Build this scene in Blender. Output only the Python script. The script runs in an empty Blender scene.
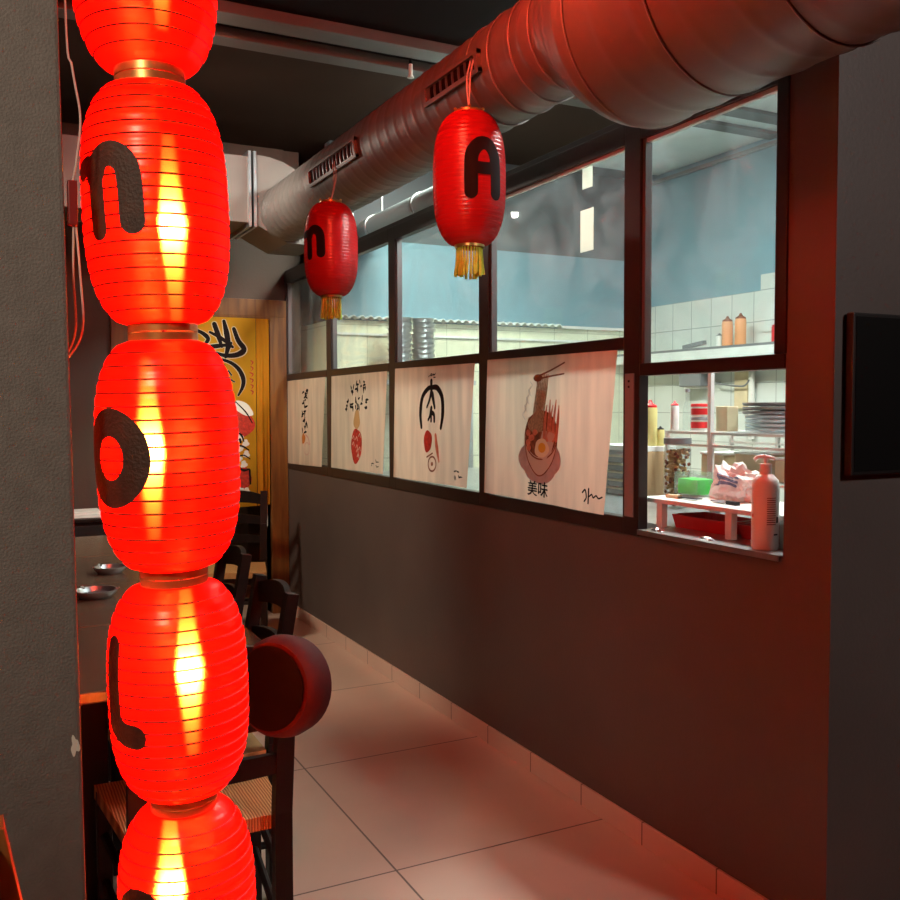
import bpy, bmesh, math, random
from math import sin, cos, pi, radians as rad, atan2, sqrt
from mathutils import Vector, Matrix
random.seed(7)
scn = bpy.context.scene
COL = scn.collection

# ------------------------------------------------------------------ camera, world, exposure
cam_d = bpy.data.cameras.new('camera'); cam = bpy.data.objects.new('camera', cam_d); COL.objects.link(cam)
cam_d.sensor_width = 36.0; cam_d.lens = 36.0*926.9/900.0; cam_d.clip_start = 0.02
yaw, pitch, roll = rad(26.862), rad(-2.680), rad(-0.184)
F = Vector((sin(yaw)*cos(pitch), cos(yaw)*cos(pitch), sin(pitch)))
R = Vector((cos(yaw), -sin(yaw), 0)); U = R.cross(F)
R2 = cos(roll)*R + sin(roll)*U; U2 = -sin(roll)*R + cos(roll)*U
M = Matrix((R2, U2, -F)).transposed().to_4x4(); M.translation = Vector((0, 0, 1.42))
cam.matrix_world = M
scn.camera = cam
w = bpy.data.worlds.new('world'); scn.world = w; w.use_nodes = True
w.node_tree.nodes['Background'].inputs[0].default_value = (0.5, 0.45, 0.42, 1)
w.node_tree.nodes['Background'].inputs[1].default_value = 0.01
vs = scn.view_settings
vs.view_transform = 'Standard'; vs.look = 'None'; vs.gamma = 1.0; vs.exposure = 0.0; vs.use_curve_mapping = False
scn.cycles.use_denoising = True
scn.cycles.max_bounces = 10
scn.cycles.transparent_max_bounces = 16
scn.cycles.sample_clamp_indirect = 12.0
scn.cycles.caustics_reflective = False

P_KITCHEN = 34.0        # radiance of the kitchen ceiling panels
P_SHADE = 2.4          # radiance of a glowing lantern shade
P_BULB = 900.0         # radiance of the lantern bulbs
P_FAR = 150.0          # watts of the ceiling spot aimed at the far end of the duct
P_SIDE = 180.0          # watts of the unseen spot added to light the right side wall
P_ROOM = 280.0          # watts of the ceiling spots over the tables
P_BACK = 200.0          # watts of the unseen spot added behind the camera to light the column

# ------------------------------------------------------------------ materials
def mat(name, col, rough=0.6, metal=0.0, var=0.0, vscale=8.0, bump=0.0, bscale=60.0, spec=0.5, emit=None, estr=0.0, trans=0.0):
    m = bpy.data.materials.new(name); m.use_nodes = True
    nt = m.node_tree; b = nt.nodes['Principled BSDF']
    b.inputs['Base Color'].default_value = (*col, 1); b.inputs['Roughness'].default_value = rough
    b.inputs['Metallic'].default_value = metal; b.inputs['Specular IOR Level'].default_value = spec
    if trans: b.inputs['Transmission Weight'].default_value = trans
    tc = nt.nodes.new('ShaderNodeTexCoord')
    if var:
        n = nt.nodes.new('ShaderNodeTexNoise'); n.inputs['Scale'].default_value = vscale; n.inputs['Detail'].default_value = 5
        nt.links.new(tc.outputs['Object'], n.inputs['Vector'])
        r = nt.nodes.new('ShaderNodeValToRGB')
        r.color_ramp.elements[0].position = 0.3; r.color_ramp.elements[1].position = 0.7
        r.color_ramp.elements[0].color = (*[c*(1-var) for c in col], 1)
        r.color_ramp.elements[1].color = (*[min(1, c*(1+var)) for c in col], 1)
        nt.links.new(n.outputs['Fac'], r.inputs['Fac']); nt.links.new(r.outputs['Color'], b.inputs['Base Color'])
    if bump:
        n = nt.nodes.new('ShaderNodeTexNoise'); n.inputs['Scale'].default_value = bscale; n.inputs['Detail'].default_value = 6
        nt.links.new(tc.outputs['Object'], n.inputs['Vector'])
        bp = nt.nodes.new('ShaderNodeBump'); bp.inputs['Strength'].default_value = bump; bp.inputs['Distance'].default_value = 0.01
        nt.links.new(n.outputs['Fac'], bp.inputs['Height']); nt.links.new(bp.outputs['Normal'], b.inputs['Normal'])
    if emit:
        b.inputs['Emission Color'].default_value = (*emit, 1); b.inputs['Emission Strength'].default_value = estr
    return m

def tile_mat(name, c1, c2, grout, size, ax, off=(0, 0), rough=0.3, mortar=0.004, aspect=1.0, bump=0.0, spec=0.5):
    """square tiles; ax = which object axes are the tile's u and v"""
    m = bpy.data.materials.new(name); m.use_nodes = True
    nt = m.node_tree; b = nt.nodes['Principled BSDF']; b.inputs['Roughness'].default_value = rough
    b.inputs['Specular IOR Level'].default_value = spec
    tc = nt.nodes.new('ShaderNodeTexCoord'); sp = nt.nodes.new('ShaderNodeSeparateXYZ'); cb = nt.nodes.new('ShaderNodeCombineXYZ')
    nt.links.new(tc.outputs['Object'], sp.inputs[0])
    for k in range(2):
        a = nt.nodes.new('ShaderNodeMath'); a.operation = 'ADD'; a.inputs[1].default_value = off[k]
        nt.links.new(sp.outputs['XYZ'.index(ax[k])], a.inputs[0]); nt.links.new(a.outputs[0], cb.inputs[k])
    br = nt.nodes.new('ShaderNodeTexBrick'); br.offset = 0.0; br.squash = 1.0
    br.inputs['Scale'].default_value = 1.0; br.inputs['Brick Width'].default_value = size*aspect; br.inputs['Row Height'].default_value = size
    br.inputs['Mortar Size'].default_value = mortar; br.inputs['Mortar Smooth'].default_value = 0.1; br.inputs['Bias'].default_value = 0.0
    br.inputs['Color1'].default_value = (*c1, 1); br.inputs['Color2'].default_value = (*c2, 1); br.inputs['Mortar'].default_value = (*grout, 1)
    nt.links.new(cb.outputs[0], br.inputs['Vector'])
    n = nt.nodes.new('ShaderNodeTexNoise'); n.inputs['Scale'].default_value = 2.5; n.inputs['Detail'].default_value = 6
    nt.links.new(tc.outputs['Object'], n.inputs['Vector'])
    mx = nt.nodes.new('ShaderNodeMix'); mx.data_type = 'RGBA'; mx.blend_type = 'MULTIPLY'; mx.inputs[0].default_value = 0.25
    nt.links.new(br.outputs['Color'], mx.inputs[6]); nt.links.new(n.outputs['Fac'], mx.inputs[7]); nt.links.new(mx.outputs[2], b.inputs['Base Color'])
    bp = nt.nodes.new('ShaderNodeBump'); bp.inputs['Strength'].default_value = 0.4; bp.inputs['Distance'].default_value = 0.002; bp.invert = True
    nt.links.new(br.outputs['Fac'], bp.inputs['Height']); nt.links.new(bp.outputs['Normal'], b.inputs['Normal'])
    return m

def mix_nodes(nt, fac, a, b):
    mx = nt.nodes.new('ShaderNodeMixShader')
    if isinstance(fac, float): mx.inputs[0].default_value = fac
    else: nt.links.new(fac, mx.inputs[0])
    nt.links.new(a, mx.inputs[1]); nt.links.new(b, mx.inputs[2]); return mx.outputs[0]

def blank(name):
    m = bpy.data.materials.new(name); m.use_nodes = True
    nt = m.node_tree
    nt.nodes.remove(nt.nodes['Principled BSDF'])
    return m, nt, nt.nodes['Material Output']

def glass_mat(name, tint=(0.9, 0.95, 0.95), dirt=0.05, gloss=0.05):
    m, nt, out = blank(name)
    t = nt.nodes.new('ShaderNodeBsdfTransparent'); t.inputs[0].default_value = (*tint, 1)
    g = nt.nodes.new('ShaderNodeBsdfGlossy'); g.inputs['Roughness'].default_value = 0.02
    d = nt.nodes.new('ShaderNodeBsdfDiffuse'); d.inputs[0].default_value = (0.75, 0.82, 0.82, 1)
    tr = nt.nodes.new('ShaderNodeBsdfTranslucent'); tr.inputs[0].default_value = (0.75, 0.82, 0.82, 1)
    dd = mix_nodes(nt, 0.5, d.outputs[0], tr.outputs[0])
    tc = nt.nodes.new('ShaderNodeTexCoord'); n = nt.nodes.new('ShaderNodeTexNoise'); n.inputs['Scale'].default_value = 3.0
    n.inputs['Detail'].default_value = 7; n.inputs['Distortion'].default_value = 2.5
    nt.links.new(tc.outputs['Object'], n.inputs['Vector'])
    mp = nt.nodes.new('ShaderNodeMapRange'); mp.inputs[1].default_value = 0.35; mp.inputs[2].default_value = 0.75
    mp.inputs[3].default_value = dirt*0.3; mp.inputs[4].default_value = dirt*2.0
    nt.links.new(n.outputs['Fac'], mp.inputs[0])
    lw = nt.nodes.new('ShaderNodeLayerWeight'); lw.inputs[0].default_value = 0.5
    pw = nt.nodes.new('ShaderNodeMath'); pw.operation = 'POWER'; pw.inputs[1].default_value = 5.0
    nt.links.new(lw.outputs['Facing'], pw.inputs[0])
    fr = nt.nodes.new('ShaderNodeMapRange'); fr.inputs[3].default_value = gloss*0.5; fr.inputs[4].default_value = 0.6
    nt.links.new(pw.outputs[0], fr.inputs[0])
    a = mix_nodes(nt, mp.outputs[0], t.outputs[0], dd)
    b = mix_nodes(nt, fr.outputs[0], a, g.outputs[0])
    nt.links.new(b, out.inputs[0]); return m

def shade_mat(name, lit, glow=0.0, gcol=(1.0, 0.0008, 0.0003)):
    """thin red lantern fabric: some light goes straight through, some blurred, the rest is scattered"""
    m, nt, out = blank(name)
    red = (0.85, 0.0008, 0.0005) if lit else (0.52, 0.011, 0.014)
    tl = nt.nodes.new('ShaderNodeBsdfTranslucent'); tl.inputs[0].default_value = (0.9, 0.0002, 0.0001, 1) if lit else (*red, 1)
    df = nt.nodes.new('ShaderNodeBsdfDiffuse'); df.inputs[0].default_value = (*red, 1)
    gl = nt.nodes.new('ShaderNodeBsdfGlossy'); gl.inputs['Roughness'].default_value = 0.28; gl.inputs[0].default_value = (1, 0.9, 0.85, 1)
    a = mix_nodes(nt, 0.62 if lit else 0.3, df.outputs[0], tl.outputs[0])
    if lit:
        tc = nt.nodes.new('ShaderNodeTexCoord')
        rf = nt.nodes.new('ShaderNodeBsdfRefraction'); rf.inputs[0].default_value = (1.0, 0.27, 0.03, 1)
        rf.inputs['IOR'].default_value = 1.18; rf.inputs['Roughness'].default_value = 0.45
        tp = nt.nodes.new('ShaderNodeBsdfTransparent'); tp.inputs[0].default_value = (1.0, 0.30, 0.10, 1)
        a = mix_nodes(nt, 0.40, a, rf.outputs[0])
        a = mix_nodes(nt, 0.04, a, tp.outputs[0])
    a = mix_nodes(nt, 0.025 if lit else 0.04, a, gl.outputs[0])
    if glow:
        em = nt.nodes.new('ShaderNodeEmission'); em.inputs[0].default_value = (*gcol, 1); em.inputs[1].default_value = glow
        ad = nt.nodes.new('ShaderNodeAddShader'); nt.links.new(a, ad.inputs[0]); nt.links.new(em.outputs[0], ad.inputs[1]); a = ad.outputs[0]
    nt.links.new(a, out.inputs[0]); return m

def cloth_mat(name, col, transl=0.45, var=0.12, folds=True):
    m, nt, out = blank(name)
    tc = nt.nodes.new('ShaderNodeTexCoord')
    mp = nt.nodes.new('ShaderNodeMapping'); mp.inputs['Scale'].default_value = (1, 9, 1.2)
    n = nt.nodes.new('ShaderNodeTexNoise'); n.inputs['Scale'].default_value = 2.0; n.inputs['Detail'].default_value = 4
    nt.links.new(tc.outputs['Object'], mp.inputs[0]); nt.links.new(mp.outputs[0], n.inputs['Vector'])
    r = nt.nodes.new('ShaderNodeValToRGB'); r.color_ramp.elements[0].position = 0.3; r.color_ramp.elements[1].position = 0.7
    r.color_ramp.elements[0].color = (*[c*(1-var) for c in col], 1); r.color_ramp.elements[1].color = (*[min(1, c*(1+var)) for c in col], 1)
    nt.links.new(n.outputs['Fac'], r.inputs[0])
    d = nt.nodes.new('ShaderNodeBsdfDiffuse'); t = nt.nodes.new('ShaderNodeBsdfTranslucent')
    nt.links.new(r.outputs[0], d.inputs[0]); nt.links.new(r.outputs[0], t.inputs[0])
    nt.links.new(mix_nodes(nt, transl, d.outputs[0], t.outputs[0]), out.inputs[0]); return m

def lamp_mat(name, col, strength):
    m, nt, out = blank(name)
    e = nt.nodes.new('ShaderNodeEmission'); e.inputs[0].default_value = (*col, 1); e.inputs[1].default_value = strength
    nt.links.new(e.outputs[0], out.inputs[0]); return m

def bulb_mat(name):
    """frosted lamp tube: brightest at its filament, dimmer towards the ends"""
    m, nt, out = blank(name)
    e = nt.nodes.new('ShaderNodeEmission'); e.inputs[0].default_value = (1.0, 0.80, 0.48, 1)
    tc = nt.nodes.new('ShaderNodeTexCoord'); sp = nt.nodes.new('ShaderNodeSeparateXYZ'); nt.links.new(tc.outputs['Generated'], sp.inputs[0])
    r = nt.nodes.new('ShaderNodeValToRGB'); r.color_ramp.interpolation = 'B_SPLINE'
    el = r.color_ramp.elements; el[0].position = 0.0; el[0].color = (0.0008,)*3+(1,); el[1].position = 1.0; el[1].color = (0.0008,)*3+(1,)
    for p, v in ((0.18, 0.004), (0.34, 0.022), (0.44, 0.22), (0.50, 1.0), (0.56, 0.22), (0.66, 0.022), (0.82, 0.004)):
        q = el.new(p); q.color = (v, v, v, 1)
    nt.links.new(sp.outputs[2], r.inputs[0])
    mu = nt.nodes.new('ShaderNodeMath'); mu.operation = 'MULTIPLY'; mu.inputs[1].default_value = P_BULB
    nt.links.new(r.outputs[0], mu.inputs[0]); nt.links.new(mu.outputs[0], e.inputs[1]); nt.links.new(e.outputs[0], out.inputs[0]); return m

def wood_mat(name, c1, c2, axis=2, rough=0.5):
    m = bpy.data.materials.new(name); m.use_nodes = True; nt = m.node_tree; b = nt.nodes['Principled BSDF']
    b.inputs['Roughness'].default_value = rough
    tc = nt.nodes.new('ShaderNodeTexCoord'); mp = nt.nodes.new('ShaderNodeMapping')
    s = [14, 14, 14]; s[axis] = 1.2; mp.inputs['Scale'].default_value = s
    n = nt.nodes.new('ShaderNodeTexNoise'); n.inputs['Scale'].default_value = 2.0; n.inputs['Detail'].default_value = 6; n.inputs['Distortion'].default_value = 0.6
    nt.links.new(tc.outputs['Object'], mp.inputs[0]); nt.links.new(mp.outputs[0], n.inputs['Vector'])
    r = nt.nodes.new('ShaderNodeValToRGB'); r.color_ramp.elements[0].position = 0.35; r.color_ramp.elements[1].position = 0.65
    r.color_ramp.elements[0].color = (*c1, 1); r.color_ramp.elements[1].color = (*c2, 1)
    nt.links.new(n.outputs['Fac'], r.inputs[0]); nt.links.new(r.outputs[0], b.inputs['Base Color']); return m

def rush_mat(name):
    m = bpy.data.materials.new(name); m.use_nodes = True; nt = m.node_tree; b = nt.nodes['Principled BSDF']
    b.inputs['Roughness'].default_value = 0.75
    tc = nt.nodes.new('ShaderNodeTexCoord'); wv = nt.nodes.new('ShaderNodeTexWave'); wv.bands_direction = 'X'
    wv.inputs['Scale'].default_value = 45; wv.inputs['Distortion'].default_value = 1.5; wv.inputs['Detail'].default_value = 2
    nt.links.new(tc.outputs['Object'], wv.inputs['Vector'])
    r = nt.nodes.new('ShaderNodeValToRGB'); r.color_ramp.elements[0].color = (0.30, 0.14, 0.04, 1); r.color_ramp.elements[1].color = (0.62, 0.36, 0.13, 1)
    nt.links.new(wv.outputs['Fac'], r.inputs[0]); nt.links.new(r.outputs[0], b.inputs['Base Color'])
    bp = nt.nodes.new('ShaderNodeBump'); bp.inputs['Strength'].default_value = 0.6; bp.inputs['Distance'].default_value = 0.004
    nt.links.new(wv.outputs['Fac'], bp.inputs['Height']); nt.links.new(bp.outputs['Normal'], b.inputs['Normal']); return m

MT = {}
MT['wall_dark'] = mat('wall_dark', (0.088, 0.072, 0.065), 0.5, var=0.08, vscale=3, bump=0.08, bscale=90)
MT['plaster'] = mat('plaster', (0.17, 0.155, 0.148), 0.75, var=0.10, vscale=30, bump=0.30, bscale=260)
MT['end_wall'] = mat('end_wall', (0.095, 0.066, 0.050), 0.7, var=0.06, vscale=2, bump=0.1, bscale=80)
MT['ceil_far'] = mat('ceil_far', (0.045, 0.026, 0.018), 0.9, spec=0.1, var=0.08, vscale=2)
MT['ceil_near'] = mat('ceil_near', (0.007, 0.0030, 0.0025), 0.9, spec=0.1, var=0.1, vscale=2)  # near ceiling's lack of light put into a darker colour
MT['beam'] = mat('beam', (0.12, 0.10, 0.085), 0.45, metal=0.2, var=0.15, vscale=3)
MT['floor'] = tile_mat('floor', (0.66, 0.52, 0.42), (0.63, 0.495, 0.40), (0.14, 0.11, 0.09), 0.9, 'XY', (-1.105+0.9*5, -3.455+0.9*10), rough=0.32, mortar=0.0035)
MT['base'] = tile_mat('base', (0.74, 0.58, 0.48), (0.70, 0.55, 0.45), (0.20, 0.14, 0.11), 0.34, 'YZ', (0.04, 0.1), rough=0.35, mortar=0.003)
MT['frame'] = mat('frame', (0.030, 0.024, 0.023), 0.38, metal=0.3, var=0.1)
MT['frame_in'] = mat('frame_in', (0.16, 0.15, 0.15), 0.35, metal=0.6)
MT['seal'] = mat('seal', (0.75, 0.76, 0.70), 0.5)
MT['glass'] = glass_mat('glass', dirt=0.05)
MT['k_tile'] = tile_mat('k_tile', (0.72, 0.78, 0.74), (0.69, 0.75, 0.71), (0.40, 0.44, 0.42), 0.20, 'YZ', (0.03, -2.17+2.4), rough=0.2, mortar=0.003)
MT['k_booth'] = tile_mat('k_booth', (0.92, 0.93, 0.70), (0.90, 0.91, 0.68), (0.55, 0.57, 0.42), 0.30, 'XZ', (0.06, 0.13), rough=0.3, mortar=0.003)
MT['k_blue'] = mat('k_blue', (0.195, 0.34, 0.41), 0.6, var=0.04, vscale=1.5)
MT['k_dark'] = mat('k_dark', (0.085, 0.105, 0.115), 0.7)
MT['kduct'] = mat('kduct', (0.30, 0.36, 0.37), 0.5, metal=0.2)
MT['k_brown'] = mat('k_brown', (0.22, 0.13, 0.08), 0.7)
MT['k_floor'] = tile_mat('k_floor', (0.22, 0.19, 0.17), (0.20, 0.175, 0.16), (0.2, 0.18, 0.17), 0.3, 'XY', (0, 0), rough=0.4)
MT['white'] = mat('white', (0.78, 0.80, 0.77), 0.4, var=0.03)
MT['steel'] = mat('steel', (0.55, 0.57, 0.58), 0.3, metal=0.9, var=0.1)
MT['galv'] = mat('galv', (0.165, 0.145, 0.13), 0.5, metal=0.3, var=0.10, vscale=5, bump=0.05, bscale=30)
MT['galv_light'] = mat('galv_light', (0.24, 0.21, 0.19), 0.5, metal=0.3)
MT['black'] = mat('black', (0.008, 0.007, 0.007), 0.5, spec=0.3)
MT['screen'] = mat('screen', (0.004, 0.004, 0.004), 0.6, spec=0.1)
MT['ink'] = mat('ink', (0.013, 0.010, 0.010), 0.9, spec=0.1)
MT['shade_lit'] = shade_mat('shade_lit', True, P_SHADE)
MT['shade_added'] = shade_mat('shade_added', True, P_SHADE*33, (1.0, 0.11, 0.06))  # shade of the unseen lantern added to redden floor and duct
MT['shade_off'] = shade_mat('shade_off', False)
MT['letter'] = mat('letter', (0.050, 0.020, 0.011), 0.6, var=0.3, vscale=40, bump=0.3, bscale=200)
MT['hoop'] = mat('hoop', (0.030, 0.002, 0.001), 0.6)
MT['hoop_off'] = mat('hoop_off', (0.42, 0.012, 0.012), 0.6)
MT['gold'] = mat('gold', (0.42, 0.29, 0.085), 0.35, metal=0.7, var=0.2, vscale=30)
MT['tassel'] = mat('tassel', (0.42, 0.60, 0.04), 0.6, var=0.2, vscale=60)
MT['bulb'] = bulb_mat('bulb')
MT['cord'] = mat('cord', (0.62, 0.52, 0.48), 0.5)
MT['cord_dark'] = mat('cord_dark', (0.06, 0.02, 0.02), 0.5)
MT['plug'] = mat('plug', (0.25, 0.012, 0.01), 0.4)
MT['poster'] = cloth_mat('poster', (0.75, 0.585, 0.44), 0.42)
MT['paper'] = cloth_mat('paper', (0.85, 0.88, 0.80), 0.7, var=0.03)
MT['noren'] = cloth_mat('noren', (0.62, 0.32, 0.025), 0.35, var=0.15)
MT['noren_side'] = cloth_mat('noren_side', (0.62, 0.25, 0.02), 0.35, var=0.15)
MT['door_wood'] = wood_mat('door_wood', (0.12, 0.042, 0.008), (0.22, 0.092, 0.018), 2)
MT['chair_dark'] = wood_mat('chair_dark', (0.005, 0.0025, 0.002), (0.010, 0.0045, 0.0035), 2, 0.5)
MT['chair_dark'].node_tree.nodes['Principled BSDF'].inputs['Specular IOR Level'].default_value = 0.2
MT['chair_orange'] = wood_mat('chair_orange', (0.35, 0.14, 0.03), (0.50, 0.22, 0.06), 2, 0.4)
MT['table'] = wood_mat('table', (0.085, 0.055, 0.035), (0.12, 0.08, 0.05), 1, 0.25)
MT['rush'] = rush_mat('rush')
MT['bag_red'] = mat('bag_red', (0.055, 0.004, 0.004), 0.7, var=0.2, spec=0.2, vscale=20)
MT['bag_face'] = mat('bag_face', (0.0035, 0.001, 0.001), 0.8, spec=0.1)
MT['red'] = mat('red', (0.62, 0.015, 0.02), 0.4)
MT['orange'] = mat('orange', (0.80, 0.36, 0.16), 0.45)
MT['yellow'] = mat('yellow', (0.62, 0.56, 0.22), 0.45)
MT['beige'] = mat('beige', (0.66, 0.56, 0.36), 0.6, var=0.1)
MT['green'] = mat('green', (0.03, 0.62, 0.04), 0.5, var=0.2, vscale=30)
MT['grey'] = mat('grey', (0.20, 0.21, 0.22), 0.45)
MT['lightblue'] = mat('lightblue', (0.55, 0.70, 0.76), 0.35)
MT['blueprint'] = mat('blueprint', (0.12, 0.17, 0.28), 0.5)
MT['clear'] = glass_mat('clear', (0.93, 0.96, 0.95), 0.12)
MT['p_red'] = mat('p_red', (0.45, 0.03, 0.015), 0.8, var=0.4, vscale=60)
MT['p_brown'] = mat('p_brown', (0.22, 0.07, 0.03), 0.8, var=0.5, vscale=50)
MT['p_salmon'] = mat('p_salmon', (0.62, 0.20, 0.12), 0.8, var=0.2, vscale=60)
MT['p_pink'] = mat('p_pink', (0.66, 0.38, 0.30), 0.8)
MT['p_noodle'] = mat('p_noodle', (0.40, 0.27, 0.16), 0.8, var=0.35, vscale=120)
MT['p_bowl'] = mat('p_bowl', (0.60, 0.50, 0.42), 0.8)
MT['p_blue'] = mat('p_blue', (0.46, 0.38, 0.37), 0.8, var=0.15, vscale=30)
MT['p_yolk'] = mat('p_yolk', (0.75, 0.42, 0.04), 0.8)
MT['p_egg'] = mat('p_egg', (0.80, 0.70, 0.50), 0.8)
MT['p_ochre'] = mat('p_ochre', (0.55, 0.34, 0.14), 0.8)
MT['p_orange'] = mat('p_orange', (0.50, 0.16, 0.02), 0.8)
MT['wood_light'] = wood_mat('wood_light', (0.50, 0.34, 0.18), (0.60, 0.44, 0.25), 2)

# ------------------------------------------------------------------ mesh helpers
def link(name, me, parent=None):
    o = bpy.data.objects.new(name, me); COL.objects.link(o)
    if parent: o.parent = parent
    return o
def done(name, bm, m, parent=None, smooth=False, loc=None):
    bmesh.ops.recalc_face_normals(bm, faces=bm.faces)
    me = bpy.data.meshes.new(name); bm.to_mesh(me); bm.free()
    for mm in (m if isinstance(m, (list, tuple)) else [m]): me.materials.append(MT[mm] if isinstance(mm, str) else mm)
    if smooth:
        for p in me.polygons: p.use_smooth = True
        me.set_sharp_from_angle(angle=rad(40))
    o = link(name, me, parent)
    if loc: o.location = loc
    return o
def thing(name, label, cat, loc=(0, 0, 0), rz=0.0, group=None):
    o = link(name, None); o.location = loc; o.rotation_euler = (0, 0, rz)
    o.empty_display_size = 0.1
    return tag(o, label, cat, group)
def tag(o, label, cat, group=None, kind=None):
    o['label'] = label; o['category'] = cat
    if group: o['group'] = group
    if kind: o['kind'] = kind
    return o
def struct(o): o['kind'] = 'structure'; return o
def copy_tree(o, parent=None):
    c = o.copy(); COL.objects.link(c)
    if parent: c.parent = parent
    for ch in list(o.children): copy_tree(ch, c)
    return c
def B(): return bmesh.new()
def box(bm, x0, x1, y0, y1, z0, z1, bev=0.0, mi=0):
    t = bmesh.new() if bev else bm
    vs_ = [t.verts.new((x, y, z)) for x in (x0, x1) for y in (y0, y1) for z in (z0, z1)]
    fs = [(0, 1, 3, 2), (4, 6, 7, 5), (0, 4, 5, 1), (2, 3, 7, 6), (0, 2, 6, 4), (1, 5, 7, 3)]
    ff = [t.faces.new([vs_[i] for i in f]) for f in fs]
    for f in ff: f.material_index = mi
    if bev:
        bmesh.ops.recalc_face_normals(t, faces=t.faces)
        bmesh.ops.bevel(t, geom=t.edges[:], offset=bev, segments=2, affect='EDGES', profile=0.6)
        merge(bm, t, mi)
    return bm
def merge(bm, t, mi=None, mtx=None):
    mp = {}
    for v in t.verts: mp[v] = bm.verts.new(mtx @ v.co if mtx else v.co)
    for f in t.faces:
        try:
            nf = bm.faces.new([mp[v] for v in f.verts]); nf.material_index = f.material_index if mi is None else mi
        except ValueError: pass
    t.free()
def quad_xyz(bm, pts, mi=0):
    f = bm.faces.new([bm.verts.new(p) for p in pts]); f.material_index = mi
def smoothpts(pts, n=6, closed=False):
    pts = [Vector(p) for p in pts]; N = len(pts); out = []
    if N < 3 and not closed: 
        a, b = pts; return [a.lerp(b, i/n) for i in range(n+1)]
    rng = range(N if closed else N-1)
    for i in rng:
        p1, p2 = pts[i], pts[(i+1) % N]
        p0 = pts[(i-1) % N] if (closed or i > 0) else 2*p1-p2
        p3 = pts[(i+2) % N] if (closed or i+2 < N) else 2*p2-p1
        for k in range(n):
            t = k/n
            out.append(0.5*((2*p1)+(p2-p0)*t+(2*p0-5*p1+4*p2-p3)*t*t+(3*p1-p0-3*p2+p3)*t**3))
    if not closed: out.append(pts[-1])
    return out
def tube(bm, pts, r, seg=8, closed=False, mi=0, cap=True):
    pts = [Vector(p) for p in pts]; N = len(pts); rings = []
    rr = r if isinstance(r, (list, tuple)) else [r]*N
    ref = None
    for i in range(N):
        a = pts[(i-1) % N] if (closed or i > 0) else pts[i]
        b = pts[(i+1) % N] if (closed or i < N-1) else pts[i]
        t = (b-a).normalized()
        if ref is None: ref = Vector((0, 0, 1)) if abs(t.z) < 0.9 else Vector((1, 0, 0))
        n = (ref - t*ref.dot(t)).normalized(); ref = n; bi = t.cross(n)
        rings.append([bm.verts.new(pts[i] + rr[i]*(cos(2*pi*k/seg)*n + sin(2*pi*k/seg)*bi)) for k in range(seg)])
    for i in range(N if closed else N-1):
        A, C = rings[i], rings[(i+1) % N]
        for k in range(seg):
            f = bm.faces.new((A[k], A[(k+1) % seg], C[(k+1) % seg], C[k])); f.material_index = mi
    if cap and not closed:
        for q in (rings[0], rings[-1]):
            f = bm.faces.new(q); f.material_index = mi
    return bm
def bar(bm, a, b, w, h=None, mi=0, up=(0, 0, 1)):
    """square-section bar from a to b"""
    a, b = Vector(a), Vector(b); h = h or w; t = (b-a).normalized(); up = Vector(up)
    if abs(t.dot(up)) > 0.95: up = Vector((0, 1, 0))
    s = t.cross(up).normalized(); n = s.cross(t)
    q = []
    for p in (a, b): q.append([bm.verts.new(p + sx*w/2*s + sy*h/2*n) for sx, sy in ((-1, -1), (1, -1), (1, 1), (-1, 1))])
    for k in range(4): bm.faces.new((q[0][k], q[0][(k+1) % 4], q[1][(k+1) % 4], q[1][k])).material_index = mi
    bm.faces.new(q[0]).material_index = mi; bm.faces.new(q[1]).material_index = mi
    return bm
def lathe(bm, prof, seg=32, c=(0, 0, 0), mi=0, cap=True):
    rings = []
    for r, z in prof:
        if r < 1e-5: rings.append([bm.verts.new((c[0], c[1], c[2]+z))])
        else: rings.append([bm.verts.new((c[0]+r*cos(2*pi*k/seg), c[1]+r*sin(2*pi*k/seg), c[2]+z)) for k in range(seg)])
    for A, C in zip(rings, rings[1:]):
        for k in range(seg):
            k2 = (k+1) % seg
            vs_ = ([A[0]] if len(A) == 1 else [A[k], A[k2]]) + ([C[0]] if len(C) == 1 else [C[k2], C[k]])
            if len(vs_) > 2: bm.faces.new(vs_).material_index = mi
    if cap:
        for q in (rings[0], rings[-1]):
            if len(q) > 2: bm.faces.new(q).material_index = mi
    return bm

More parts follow.
